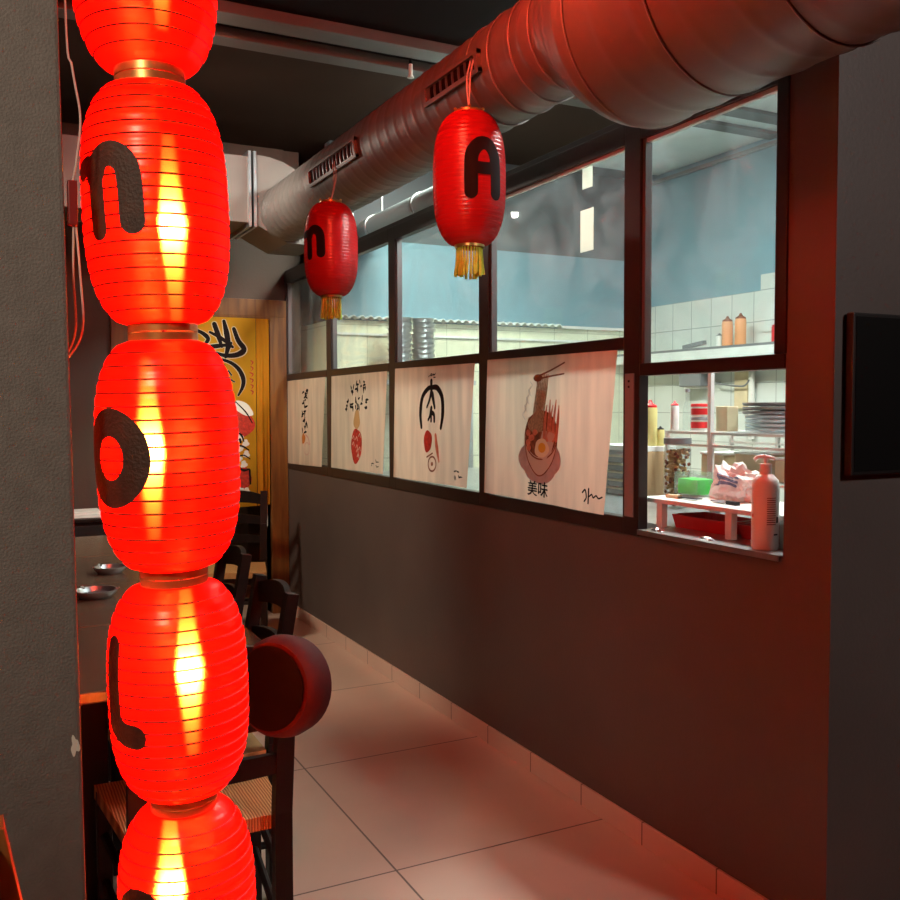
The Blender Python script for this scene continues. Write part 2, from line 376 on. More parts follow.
# flat print helpers: S maps (s, t) metres on the cloth to 3-D
def stroke(bm, S, pts, wd, off=0.0006, mi=0, n=6, closed=False, caps=True, across=1):
    P = smoothpts([(p[0], p[1], 0) for p in pts], n, closed); N = len(P)
    wf = wd if isinstance(wd, (list, tuple)) else [wd, wd]
    L, Rr = [], []
    for i in range(N):
        a = P[(i-1) % N] if (closed or i > 0) else P[i]; b = P[(i+1) % N] if (closed or i < N-1) else P[i]
        t = (b-a); t = t.normalized() if t.length > 1e-9 else Vector((1, 0, 0)); nn = Vector((-t.y, t.x, 0))
        f = i/max(1, N-1)*(len(wf)-1); k = min(int(f), len(wf)-2); h = (wf[k]*(1-(f-k))+wf[k+1]*(f-k))/2
        L.append(P[i]+nn*h); Rr.append(P[i]-nn*h)
    V = lambda q: bm.verts.new(S(q.x, q.y, off))
    g = [[V(L[i].lerp(Rr[i], q/across)) for q in range(across+1)] for i in range(N)]
    for i in range(N if closed else N-1):
        j = (i+1) % N
        for q in range(across): bm.faces.new((g[i][q], g[j][q], g[j][q+1], g[i][q+1])).material_index = mi
    if caps and not closed:
        for i, o in ((0, 1), (N-1, N-2)):
            t = (P[i]-P[o]).normalized(); h = (L[i]-Rr[i]).length/2; nn = Vector((-t.y, t.x, 0))
            prev = [V(P[i]+nn*h*cos(pi*k/8)) for k in range(9)]
            for ring_ in range(1, 4):
                cur = [V(P[i]+nn*h*cos(pi*k/8)+t*h*sin(pi*k/8)*ring_/3) for k in range(9)]
                for k in range(8): bm.faces.new((prev[k], prev[k+1], cur[k+1], cur[k])).material_index = mi
                prev = cur
def blob(bm, S, c, rx, ry, off=0.0005, mi=0, n=28, rot=0, wob=0.0, power=2.0):
    rings = []
    nr = 4
    ph = random.random()*6
    for k in range(1, nr+1):
        ring = []
        for i in range(n):
            a = 2*pi*i/n; w_ = 1 + wob*(sin(3*a+ph)+0.6*sin(5*a+2*ph))
            x, y = rx*cos(a)*w_*k/nr, ry*sin(a)*w_*k/nr
            ring.append(bm.verts.new(S(c[0]+x*cos(rot)-y*sin(rot), c[1]+x*sin(rot)+y*cos(rot), off)))
        rings.append(ring)
    bm.faces.new(rings[0]).material_index = mi
    for A, C in zip(rings, rings[1:]):
        for i in range(n): bm.faces.new((A[i], A[(i+1) % n], C[(i+1) % n], C[i])).material_index = mi
def text_on(bm, S, body, c, size, bold=0.0, off=0.0006, mi=0, sx=1.0):
    cu = bpy.data.curves.new('t', 'FONT'); cu.body = body; cu.size = size; cu.align_x = 'CENTER'; cu.align_y = 'CENTER'; cu.offset = bold
    cu.resolution_u = 3
    o = bpy.data.objects.new('t', cu); COL.objects.link(o)
    dg = bpy.context.evaluated_depsgraph_get(); dg.update()
    me = bpy.data.meshes.new_from_object(o.evaluated_get(dg))
    vv = [bm.verts.new(S(c[0]+v.co.x*sx, c[1]-v.co.y, off)) for v in me.vertices]
    for p in me.polygons:
        try: bm.faces.new([vv[i] for i in p.vertices]).material_index = mi
        except ValueError: pass
    COL.objects.unlink(o); bpy.data.objects.remove(o); bpy.data.curves.remove(cu); bpy.data.meshes.remove(me)

# ------------------------------------------------------------------ key dimensions
XW = 1.886           # dining face of the kitchen partition
YE = 6.22            # end wall
ZC = 3.17            # ceiling
XK = 4.56            # far kitchen wall
YP = 1.62            # near end of the partition
YKE = 9.2            # kitchen end wall

# ------------------------------------------------------------------ the setting
def sbox(name, m, *a, bev=0.0): return struct(done(name, box(B(), *a, bev=bev), m))
sbox('floor', 'floor', -2.7, 1.95, -2.6, 7.4, -0.08, 0.0)
sbox('floor_kitchen', 'k_floor', 1.95, XK+0.1, YP, YKE+0.1, -0.08, 0.0)
sbox('floor_side', 'floor', 1.95, XK+0.1, -2.6, YP, -0.08, 0.0)
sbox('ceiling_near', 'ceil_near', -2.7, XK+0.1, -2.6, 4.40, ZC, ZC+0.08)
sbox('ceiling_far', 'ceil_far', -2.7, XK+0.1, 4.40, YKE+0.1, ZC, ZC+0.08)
sbox('wall_left', 'end_wall', -2.7, -2.6, -2.6, 7.4, 0, ZC)
sbox('wall_back', 'wall_dark', -2.7, XK+0.1, -2.6, -2.5, 0, ZC)
sbox('wall_side', 'wall_dark', XK, XK+0.1, -2.5, YP, 0, ZC)
# end wall with the doorway cut out (opening X 0.86..1.765, up to z 2.03)
bm = B(); box(bm, -2.6, 0.86, YE, YE+0.12, 0, ZC); box(bm, 0.86, 1.765, YE, YE+0.12, 2.03, ZC); box(bm, 1.765, XW, YE, YE+0.12, 0, ZC)
struct(done('wall_end', bm, 'end_wall'))
bm = B(); box(bm, 0.4, XW, 7.3, 7.4, 0, 2.6); box(bm, 0.4, 0.5, YE+0.12, 7.3, 0, 2.6); box(bm, 0.4, XW, YE+0.12, 7.4, 2.6, 2.7)
struct(done('wall_passage', bm, 'wall_dark'))
# partition: low wall + near pier
bm = B(); box(bm, XW, 2.0, YP, 2.375, 0, 1.02); box(bm, XW, 2.0, 2.375, YE+0.02, 0, 1.0)
struct(done('wall_right', bm, 'wall_dark'))
sbox('wall_right_pier', 'wall_dark', XW, 2.0, YP, 1.775, 1.02, ZC)
sbox('wall_near', 'wall_dark', 2.0, XK, YP, 1.775, 0, ZC)
sbox('wall_kitchen_left', 'end_wall', XW, 2.0, YE+0.02, YKE, 0, ZC)
sbox('baseboard_right', 'base', XW-0.010, XW, YP, YE, 0.0, 0.076, bev=0.002)
sbox('baseboard_end', 'base', -2.6, 0.78, YE-0.010, YE, 0.0, 0.076, bev=0.002)
# ceiling beams
for k, (y0, y1) in enumerate(((4.07, 4.20), (4.34, 4.45))):
    sbox('trim_%d' % (k+1), 'beam', -2.6, XK, y0, y1, ZC-0.05, ZC, bev=0.004)
# plastered column beside the lanterns
col = sbox('wall_column', 'plaster', -0.95, 0.122, 1.50, 1.82, 0, ZC, bev=0.006)
for v in col.data.vertices:
    if v.co.x > 0: v.co.x += (1.42-v.co.z)*0.009     # the arris is a little out of plumb
bm = B(); Sc = lambda s, t, o: (s, 1.5-o, t)
blob(bm, Sc, (0.117, 0.905), 0.006, 0.014, off=0.0012, wob=0.25)
done('chipped_patch', bm, 'seal', col)
# kitchen shell
bm = B(); box(bm, XK, XK+0.1, YP, YKE, 0, 2.17)
struct(done('wall_kitchen_tiles', bm, 'k_tile'))
bm = B(); box(bm, XK-0.012, XK, 1.775, 4.50, 1.9, 2.27); struct(done('trim_3', bm, 'k_tile'))
sbox('wall_kitchen_upper', 'k_blue', XK, XK+0.1, YP, YKE, 2.17, ZC)
sbox('wall_kitchen_end', 'k_blue', 2.0, XK, YKE, YKE+0.1, 0, ZC)
sbox('wall_kitchen_blue', 'k_blue', 2.09, XK, 5.862, 5.96, 2.0, 2.545)
sbox('wall_kitchen_bulkhead', 'k_dark', 2.09, XK, 5.862, 5.96, 2.545, ZC)
sbox('wall_kitchen_pier', 'k_brown', 2.0, 2.53, 7.0, 7.2, 0, ZC)
sbox('ceiling_kitchen', 'white', 3.62, XK, 1.775, 5.55, ZC-0.03, ZC)
for k, y in enumerate((2.6, 2.95, 3.35)):
    sbox('trim_%d' % (k+4), 'k_blue', 3.62, XK, y, y+0.12, ZC-0.09, ZC-0.03)
sbox('trim_7', 'grey', XK-0.03, XK, 1.775, 5.8, 3.075, 3.10)
# cream booth at the back of the kitchen with a corrugated roof edge
bm = B(); box(bm, 2.09, XK, 5.85, 6.75, 0, 2.0); booth = struct(done('wall_booth', bm, 'k_booth'))
bm = B()
sb = 0.012
nx = int((3.88-2.03)/0.0075)
rows = []
for j, (y, dz) in enumerate(((5.79, 0), (5.861, 0))):
    for dz in (0.0, 0.006):
        rows.append([bm.verts.new((2.03+i*0.0075, y, 2.014+dz+0.010*sin(2*pi*i*0.0075/0.060))) for i in range(nx+1)])
for i in range(nx):
    for a, b in ((0, 2), (1, 3), (0, 1), (2, 3)):
        bm.faces.new((rows[a][i], rows[a][i+1], rows[b][i+1], rows[b][i]))
done('roof_sheet', bm, 'white', booth, smooth=True)
bm = B(); box(bm, 3.88, XK, 5.82, 5.861, 2.0, 2.02); done('coping', bm, 'white', booth)
bm = B(); box(bm, 2.09, XK, 5.835, 5.85, 1.90, 1.915); done('ledge', bm, 'white', booth)

# end-wall door: orange wood frame
dr = struct(thing('door_1', 'x', 'x', (0, 0, 0))); del dr['label'], dr['category']
bm = B(); box(bm, 1.765, 1.884, YE-0.035, YE+0.10, 0, 2.14, bev=0.004); done('door_jamb', bm, 'door_wood', dr)
bm = B(); box(bm, 0.745, 0.86, YE-0.035, YE+0.10, 0, 2.14, bev=0.004); done('door_jamb', bm, 'door_wood', dr)
bm = B(); box(bm, 0.745, 1.884, YE-0.038, YE+0.10, 2.03, 2.145, bev=0.004); done('door_head', bm, 'door_wood', dr)

# windows of the partition -----------------------------------------------------------------
MUL = [6.20, 5.325, 4.365, 3.400, 2.415]     # centre lines of the uprights
FX0, FX1 = XW-0.006, 1.918
def fbox(parent, name, y0, y1, z0, z1, m='frame', x0=FX0, x1=FX1, bev=0.003):
    return done(name, box(B(), x0, x1, y0, y1, z0, z1, bev=bev), m, parent)
for i in range(4):
    ya, yb = MUL[i], MUL[i+1]
    wn = struct(link('window_%d' % (i+1), None))
    ha, hb = (0.02 if i == 0 else 0.041), 0.041
    fbox(wn, 'upright', ya-ha-0.001, ya+(0.02 if i == 0 else 0.041), 1.0, 2.33)
    fbox(wn, 'middle_rail', yb+hb, ya-ha, 1.603, 1.645)
    fbox(wn, 'bottom_rail', yb+hb, ya-ha, 1.0, 1.056)
    fbox(wn, 'top_rail', yb+hb, ya-ha, 2.262, 2.33)
    # inner lining that shows beside each pane
    fbox(wn, 'lining', ya-ha-0.012, ya-ha, 1.645, 2.262, 'frame_in', XW+0.004, 1.916, 0)
    if i == 3:
        fbox(wn, 'seal_lit_lip', yb+hb, ya-ha, 2.252, 2.262, 'seal', XW+0.008, 1.909, 0)  # lit inner frame lip, its brightness put into a pale strip
        fbox(wn, 'seal_lit_lip', yb+hb, yb+hb+0.008, 1.645, 2.252, 'seal', XW+0.008, 1.909, 0)
    done('upper_pane', box(B(), 1.910, 1.915, yb+hb, ya-ha, 1.645, 2.262), 'glass', wn)
    done('lower_pane', box(B(), 1.910, 1.915, yb+hb, ya-ha, 1.056, 1.603), 'glass', wn)
w5 = struct(link('window_5', None))
fbox(w5, 'upright', 2.374, 2.456, 1.0, 2.33)
fbox(w5, 'upright', 1.772, 1.812, 1.556, 2.33)
fbox(w5, 'top_rail', 1.812, 2.374, 2.262, 2.33)
fbox(w5, 'middle_rail', 1.775, 2.374, 1.516, 1.556)
fbox(w5, 'lining', 2.360, 2.374, 1.556, 2.262, 'frame_in', XW+0.004, 1.916, 0)
fbox(w5, 'seal_lit_lip', 1.812, 2.374, 2.250, 2.262, 'seal', XW+0.008, 1.909, 0)  # lit lip over the pane, the light put into pale colour
done('upper_pane', box(B(), 1.910, 1.915, 1.812, 2.374, 1.556, 2.262), 'glass', w5)
lk = fbox(w5, 'lock_plate', 2.398, 2.442, 1.06, 1.525, 'grey', XW-0.010, XW-0.004, 0.001)
bm = B()
for z in (1.500, 1.482): bmesh.ops.create_icosphere(bm, subdivisions=2, radius=0.004, matrix=Matrix.Translation((XW-0.011, 2.420, z)))
done('screw_heads', bm, 'black', lk)
fbox(w5, 'cap_rail', 1.775, 6.22, 2.33, 2.352, 'frame', XW+0.002, 2.0)
# sheet-metal sill of the open hatch
bm = B(); box(bm, XW-0.012, 2.02, 1.778, 2.37, 1.020, 1.024); box(bm, XW-0.014, XW-0.012, 1.778, 2.37, 1.008, 1.024)
struct(done('window_sill', bm, 'steel'))
# two paper strips stuck on pane 4
for (y0, y1, z0, z1, lab) in ((2.665, 2.743, 1.962, 2.108, 'lower'), (2.672, 2.732, 2.180, 2.258, 'upper')):
    tag(done('paper_strip', box(B(), 1.9085, 1.9098, y0, y1, z0, z1), 'paper'),
        '%s of two pale paper strips stuck on the smudged pane behind the letter A lantern' % lab, 'paper strip', 'paper strips on the window')

# ------------------------------------------------------------------ air ducts
def duct_state(y):
    t = max(0.0, min(1.0, (2.34-y)/0.32)); t = t*t*(3-2*t)
    return 1.6, 2.53+(2.44-2.53)*t, 0.16+(0.27-0.16)*t, t
dt = thing('air_duct', 'large galvanised spiral air duct running along the top of the kitchen window', 'air duct', (1.6, 5.2, 2.53))
T0 = Vector((1.6, 5.2, 2.53))
bm = B(); seg = 56; rings = []
ys = []
y = 5.215
while y > -2.49: ys.append(y); y -= 0.011
for y in ys:
    cx, cz, r, t = duct_state(y); ring = []
    for k in range(seg):
        a = 2*pi*k/seg
        pit = 0.085 + 0.05*(1 if y < 2.2 else 0)
        ph = ((y + (a/(2*pi))*pit)/pit) % 1.0
        rid = 0.0035*math.exp(-((ph-0.5)/0.09)**2)
        if 1.98 < y < 2.42:
            q = ((y + 0.03*cos(a))/0.115) % 1.0; rid = 0.006*math.exp(-((q-0.5)/0.12)**2)
        rr = r + rid
        ring.append(bm.verts.new((cx+rr*cos(a)-T0.x, y-T0.y, cz+rr*sin(a)-T0.z)))
    rings.append(ring)
for A, C in zip(rings, rings[1:]):
    for k in range(seg): bm.faces.new((A[k], A[(k+1) % seg], C[(k+1) % seg], C[k]))
o = done('spiral_tube', bm, 'galv', dt, smooth=True)
for p in o.data.polygons: p.use_smooth = True
bm = B()
for y in (2.74, 2.60, 2.47, 2.36, 2.22, 2.11, 2.02, 1.72, 1.38, 0.9):
    cx, cz, r, t_ = duct_state(y)
    tube(bm, [(cx+(r+0.003)*cos(2*pi*k/60)-T0.x, y+0.025*cos(2*pi*k/60)-T0.y, cz+(r+0.003)*sin(2*pi*k/60)-T0.z) for k in range(60)], 0.0028, 6, closed=True)
done('seam_bands', bm, 'galv_light', dt, smooth=True)
# rectangular branch, flange and elbow at the far end
bm = B(); box(bm, -0.6-T0.x, 1.385-T0.x, 5.22-T0.y, 5.62-T0.y, 2.46-T0.z, 2.83-T0.z, bev=0.004); done('rectangular_branch', bm, 'galv', dt)
bm = B()
for x in (1.372, 1.402): box(bm, x-T0.x, x+0.016-T0.x, 5.195-T0.y, 5.645-T0.y, 2.435-T0.z, 2.855-T0.z)
done('flange', bm, 'steel', dt)
bm = B()
pr = [(1.42, 2.45), (1.42, 2.84), (1.50, 2.835), (1.58, 2.815), (1.66, 2.775), (1.73, 2.715), (1.775, 2.64), (1.79, 2.55), (1.79, 2.36), (1.60, 2.36)]
va = [bm.verts.new((x-T0.x, 5.21-T0.y, z-T0.z)) for x, z in pr]; vb = [bm.verts.new((x-T0.x, 5.63-T0.y, z-T0.z)) for x, z in pr]
bm.faces.new(va); bm.faces.new(vb)
for i in range(len(pr)): bm.faces.new((va[i], va[(i+1) % len(pr)], vb[(i+1) % len(pr)], vb[i]))
done('elbow', bm, 'galv', dt)
# two slotted outlets on the side of the tube
def grille(y0, y1, a0, a1):
    def P(y, a, o):
        cx, cz, r, t = duct_state(y); return (cx+(r+o)*cos(rad(a))-T0.x, y-T0.y, cz+(r+o)*sin(rad(a))-T0.z)
    bmf, bms = B(), B()
    def patch(bm_, ya, yb, aa, ab, o0, o1):
        n = 5; top = []; bot = []
        for i in range(n+1):
            a = aa+(ab-aa)*i/n
            top.append([bm_.verts.new(P(ya, a, o1)), bm_.verts.new(P(yb, a, o1))]); bot.append([bm_.verts.new(P(ya, a, o0)), bm_.verts.new(P(yb, a, o0))])
        for i in range(n):
            bm_.faces.new((top[i][0], top[i+1][0], top[i+1][1], top[i][1]))
            bm_.faces.new((top[i][0], top[i+1][0], bot[i+1][0], bot[i][0])); bm_.faces.new((top[i][1], top[i+1][1], bot[i+1][1], bot[i][1]))
        for q in (0, n): bm_.faces.new((top[q][0], top[q][1], bot[q][1], bot[q][0]))
    fa = 4.5
    patch(bmf, y0, y1, a0, a0+fa, -0.004, 0.016); patch(bmf, y0, y1, a1-fa, a1, -0.004, 0.016)
    patch(bmf, y0, y0+0.02, a0, a1, -0.004, 0.016); patch(bmf, y1-0.02, y1, a0, a1, -0.004, 0.016)
    g = done('outlet_frame', bmf, 'galv', dt)
    patch(bms, y0+0.02, y1-0.02, a0+fa, a1-fa, -0.002, 0.005); done('dark_slot', bms, 'ceil_near', g)
    bmv = B(); y = y0+0.045
    while y < y1-0.04: patch(bmv, y, y+0.005, a0+fa, a1-fa, 0.004, 0.012); y += 0.045
    done('fins', bmv, 'frame_in', g)
grille(3.70, 4.32, 172, 200); grille(2.62, 3.02, 173, 197)
for y in (1.0, -1.2):
    cx, cz, r, t = duct_state(y); bm = B()
    tube(bm, [(0, y-T0.y, cz+r-T0.z-0.004), (0, y-T0.y, ZC-T0.z)], 0.005, 6); done('hanger_rod', bm, 'steel', dt)
# slim pale duct on the kitchen side
kd = thing('kitchen_duct', 'slim pale round duct behind the window head, seen below the big duct', 'air duct', (2.35, 5.4, 2.60))
bm = B(); tube(bm, [(0, -1.05, 0), (0, 0.46, 0)], 0.075, 28); done('tube', bm, 'kduct', kd, smooth=True)
bm = B()
for y in (-0.42, 0.30): tube(bm, [(0, y, 0), (0, y+0.02, 0)], 0.082, 28)
done('joint_collar', bm, 'steel', kd, smooth=True)
for y in (-0.6, 0.2): bm = B(); tube(bm, [(0, y, 0.07), (0, y, ZC-2.60)], 0.005, 6); done('hanger_rod', bm, 'steel', kd)
tag(done('hanging_rod', tube(B(), [(1.93, 5.05, 2.35), (1.93, 5.05, 2.53)], 0.012, 8), 'white'), 'short white rod standing on the window head behind the far small lantern', 'rod')

# ------------------------------------------------------------------ lamps
def area(name, loc, energy, size, col, target=None, spread=180, parent=None):
    d = bpy.data.lights.new(name, 'AREA'); d.energy = energy; d.size = size; d.color = col; d.spread = rad(spread)
    o = bpy.data.objects.new(name, d); COL.objects.link(o); o.location = loc
    if target is not None:
        o.rotation_euler = (Vector(target)-Vector(loc)).to_track_quat('-Z', 'Y').to_euler()
    if parent: o.parent = parent
    return o
PAN = [lamp_mat('panel', c, P_KITCHEN*f) for c, f in (((0.93, 1.0, 0.98), 2.5), ((0.97, 1.0, 0.86), 1.9))]
for k, (x, y, wh) in enumerate(((2.95, 2.45, 'nearest the open hatch'), (2.55, 4.45, 'in the middle of the kitchen'))):
    t = thing('ceiling_light', 'long white ceiling light panel %s' % wh, 'ceiling light', (x, y, ZC-0.06), 0, 'kitchen ceiling lights')
    bm = B(); box(bm, -0.2, 0.2, -0.62, 0.62, 0.012, 0.06, bev=0.004); done('housing', bm, 'white', t)
    bm = B(); box(bm, -0.17, 0.17, -0.59, 0.59, 0.0, 0.012); done('diffuser', bm, PAN[k], t)
def spotlamp(loc, target, watts, col, label, cone=95, wall=False):
    t = thing('spotlight', label, 'spotlight', loc, 0, 'dining room spotlights')
    d = (Vector(target)-Vector(loc)).normalized()
    bm = B(); tube(bm, [-d*0.10, -d*0.02, d*0.02], [0.032, 0.045, 0.045], 20); done('housing', bm, 'white', t, smooth=True)
    bm = B(); tube(bm, [-d*0.06, Vector((0, 0.12, 0)) if wall else Vector((0, 0, ZC-loc[2]))], 0.010, 10); done('bracket', bm, 'white', t)
    if wall:
        bm = B(); tube(bm, [d*0.0205, d*0.0225], 0.036, 20); done('lens', bm, lamp_mat('lens', col, 120.0), t)
    li = bpy.data.lights.new('lamp', 'SPOT'); li.energy = watts; li.color = col; li.spot_size = rad(cone); li.spot_blend = 0.7; li.shadow_soft_size = 0.2
    lo = bpy.data.objects.new('lamp', li); COL.objects.link(lo); lo.parent = t; lo.location = d*0.03
    lo.rotation_euler = d.to_track_quat('-Z', 'Y').to_euler()
    return t
WARM = (1.0, 0.78, 0.58)
spotlamp((0.55, 4.00, 2.98), (1.42, 5.25, 2.55), P_FAR, (1.0, 0.90, 0.78), 'small white spotlight under the ceiling aimed at the far end of the duct', 58)
spotlamp((-0.7, 4.3, 3.05), (1.886, 5.3, 0.75), P_ROOM, WARM, 'small white spotlight under the ceiling over the far tables', 62)
spotlamp((-1.3, -0.5, 2.9), (-0.25, 1.5, 1.85), P_BACK, WARM, 'added unseen spotlight under the ceiling, lighting the plastered column', 48)
spotlamp((2.9, -1.3, 3.05), (2.3, 1.62, 1.75), P_SIDE, (1.0, 0.84, 0.78), 'added unseen spotlight under the ceiling, lighting the wall round the dark screen', 60)
pl_ = thing('pendant_bulb', 'small bare bulb hanging from the ceiling behind the glowing lanterns', 'pendant lamp', (0.955, 4.80, 2.56))
bm = B(); bmesh.ops.create_icosphere(bm, subdivisions=3, radius=0.015); done('bulb', bm, lamp_mat('pendant', (1.0, 0.90, 0.76), 800.0), pl_, smooth=True)
bm = B(); tube(bm, [(0, 0, 0.013), (0, 0, 0.06)], 0.012, 12); done('holder', bm, 'black', pl_)
bm = B(); tube(bm, [(0, 0, 0.06), (0, 0, ZC-2.56)], 0.003, 6); done('cord', bm, 'cord_dark', pl_)
sl = thing('ceiling_spotlight', 'small silver spotlight under the dark ceiling above the letter A lantern', 'spotlight', (1.82, 3.40, 3.12))
bm = B(); tube(bm, [(0, 0, 0.05), (0, 0, 0.02)], 0.03, 16); done('base', bm, 'steel', sl, smooth=True)
bm = B(); tube(bm, [(-0.04, 0, 0), (0.03, 0.02, 0.01)], [0.026, 0.022], 16); done('head', bm, 'steel', sl, smooth=True)
sp = thing('sprinkler', 'small white sprinkler under the ceiling beams beside the big duct', 'sprinkler', (1.95, 4.27, 3.05))
bm = B(); tube(bm, [(0, 0, 0.07), (0, 0, 0.12)], 0.009, 8); done('pipe', bm, 'black', sp)
bm = B(); lathe(bm, [(0.0, 0.0), (0.018, 0.004), (0.010, 0.02), (0.010, 0.07)], 12); done('head', bm, 'seal', sp, smooth=True)

# ------------------------------------------------------------------ lanterns
def rprof(t, r0, Rm, p=3.0, q=0.556): return r0 + (Rm-r0)*max(0.0, 1-abs(2*t-1)**p)**q
def letter_strokes(ch):
    if ch == 'n': return [([(-0.040, 0.046), (-0.020, 0.050)], 0.036), ([(0.0, 0.052), (0.002, 0.0), (0.004, -0.062)], 0.036),
                          ([(0.0, 0.030), (0.012, 0.056), (0.036, 0.064), (0.060, 0.048), (0.068, 0.015), (0.070, -0.052)], 0.044)]
    if ch == 'A': return [([(0.0, -0.085), (0.0, -0.01), (0.004, 0.045), (0.030, 0.078), (0.062, 0.078), (0.086, 0.045), (0.092, -0.01), (0.094, -0.085)], 0.047),
                          ([(0.0, -0.002), (0.045, -0.004), (0.092, -0.002)], 0.042)]
    if ch == 'L': return [([(0.0, 0.075), (0.0, 0.0), (0.003, -0.055)], 0.040), ([(0.006, -0.055), (0.028, -0.066), (0.050, -0.068)], 0.042)]
    return []
def lantern(label, base, top, r0, Rm, pitch, lit, ch=None, alpha=0.0, zoff=0.0, tassel=False, group=None, scale=1.0, shade='shade_lit', boff=0.0, bz=0.45):
    """lantern hanging between base and top points; alpha = bearing of the letter seen from the middle of the room"""
    base, top = Vector(base), Vector(top); H = (top-base).length
    t = thing('paper_lantern', label, 'lantern', base, 0, group)
    ax = (top-base).normalized(); t.rotation_euler = Vector((0, 0, 1)).rotation_difference(ax).to_euler()
    rh = 0.012 if lit else 0.008; zb, zt = rh, H-rh; h = zt-zb
    key = (lit, round(H, 3), Rm)
    nr = max(6, round(h/pitch))
    prof = []
    for i in range(nr*3+1):
        u = i/(nr*3); prof.append((rprof(u, r0, Rm) + (0.0016*abs(sin(pi*i/3.0)) if i % 3 else 0), zb+u*h))
    bm = B(); lathe(bm, prof, 72, cap=False)
    done('shade', bm, shade if lit else 'shade_off', t, smooth=True)
    for q in t.children[-1].data.polygons: q.use_smooth = True
    bm = B()
    for i in range(1, nr):
        u = i/nr; rr = rprof(u, r0, Rm)+0.0004
        tube(bm, [(rr*cos(2*pi*k/56), rr*sin(2*pi*k/56), zb+u*h) for k in range(56)], 0.0016 if lit else 0.0008, 4, closed=True)
    done('wire_hoops', bm, 'hoop' if lit else 'hoop_off', t)
    for z0, z1, nm in ((0, rh+0.004, 'bottom_ring'), (H-rh-0.004, H, 'top_ring')):
        bm = B(); lathe(bm, [(r0-0.004, z0), (r0+0.002, z0), (r0+0.002, z1), (r0-0.004, z1), (r0-0.004, z0)], 40, cap=False); done(nm, bm, 'gold', t, smooth=True)
    c = (base+top)/2; phi0 = atan2(-c.y, -c.x)
    def S(s, zz, o):
        zz = zz+H/2+zoff; u = (zz-zb)/h; rr = rprof(u, r0, Rm)+o; a = phi0+alpha+s/Rm
        return (rr*cos(a), rr*sin(a), zz)
    if ch:
        bm = B()
        if ch == 'O':
            stroke(bm, S, [(0.050*cos(a)*1.0, 0.058*sin(a)) for a in [2*pi*k/16 for k in range(16)]], 0.046, off=0.0026, n=6, closed=True, across=6)
        else:
            for pts, wd in letter_strokes(ch):
                stroke(bm, S, [(x*scale, y_*scale) for x, y_ in pts], wd*scale, off=0.0026, n=10, across=6)
        done('letter', bm, 'letter' if lit else 'ink', t)
    if lit:
        ox, oy = boff*R.x, boff*R.y; zc = H*bz
        bm = B(); lathe(bm, [(0.0, -0.15), (0.007, -0.147), (0.010, -0.10), (0.014, -0.04), (0.017, 0.0), (0.014, 0.04), (0.010, 0.10), (0.007, 0.147), (0.0, 0.15)], 16, (ox, oy, zc)); done('bulb', bm, 'bulb', t, smooth=True)
        bm = B(); tube(bm, [(ox, oy, zc+0.149), (ox*0.5, oy*0.5, H)], 0.003, 6); tube(bm, [(0, 0, 0), (ox, oy, zc-0.149)], 0.003, 6)
        done('wire', bm, 'plug', t)
    if tassel:
        bm = B()
        for k in range(26):
            a = 2*pi*k/26; rr = r0*0.86
            wv = random.uniform(-0.004, 0.004)
            tube(bm, [(rr*cos(a), rr*sin(a), 0.004), (rr*cos(a)*1.02+wv, rr*sin(a)*1.02+wv, -0.045), (rr*cos(a)*1.03+wv*2, rr*sin(a)*1.03, -0.085+random.uniform(-0.006, 0.004))], [0.0025, 0.0042, 0.0048], 5)
        done('tassel', bm, 'tassel', t)
        bm = B()
        for k in range(5):
            a = 2*pi*k/5+0.5; bmesh.ops.create_icosphere(bm, subdivisions=1, radius=0.006, matrix=Matrix.Translation((r0*cos(a), r0*sin(a), H+0.004)))
        done('gold_studs', bm, 'gold', t)
    return t
G = 'glowing lanterns of the string beside the column'
J = [Vector(p) for p in ((0.252, 1.632, 2.385), (0.266, 1.628, 1.965), (0.280, 1.627, 1.546), (0.293, 1.636, 1.132), (0.305, 1.644, 0.735), (0.315, 1.652, 0.335))]
chain = [('topmost lantern of the glowing red string, cut by the top of the picture', None, 0, 0, 1),
         ('glowing red lantern with a black letter n, second from the top of the string', 'n', -0.88, 0.004, 0.92),
         ('glowing red lantern with a thick black ring letter O, middle of the string', 'O', -0.86, 0.004, 1),
         ('glowing red lantern with a black letter L, second from the bottom of the string', 'L', -1.08, 0.02, 1),
         ('lowest lantern of the glowing red string, in front of the rush-seated chair', 'A', -1.08, -0.006, 0.9)]
for i, (lab, ch, al, zo, sc) in enumerate(chain):
    lantern(lab, J[i+1]+Vector((0, 0, 0.001)), J[i]-Vector((0, 0, 0.001)), 0.055, 0.1165, 0.021, True, ch, al, zo, group=G, scale=sc, boff=(0.022, 0.021, -0.026, 0.016, -0.024)[i], bz=(0.55, 0.42, 0.52, 0.58, 0.60)[i])
for (x, y, lab) in ((0.60, 1.95, 'added unseen red lantern high under the ceiling, lighting the aisle floor red'),):
    hl = lantern(lab, (x, y, 2.66), (x, y, 3.05), 0.055, 0.118, 0.021, True, shade='shade_added')
    bm = B(); tube(bm, [(0, 0, 0.385), (0, 0, ZC-2.66)], 0.003, 6); done('cord', bm, 'cord_dark', hl)
tag(done('hanging_cord', tube(B(), [J[0], (0.25, 1.632, 2.8), (0.25, 1.632, ZC)], 0.004, 6), 'cord_dark'), 'dark cord from the ceiling carrying the glowing lantern string', 'cord')
G2 = 'unlit red lanterns under the big duct'
lantern('unlit red lantern with a black letter A hanging nearer us under the big duct', (1.379, 2.583, 1.915), (1.383, 2.592, 2.338), 0.045, 0.1125, 0.0135, False, 'A', 0.05, 0.012, True, G2, 0.88)
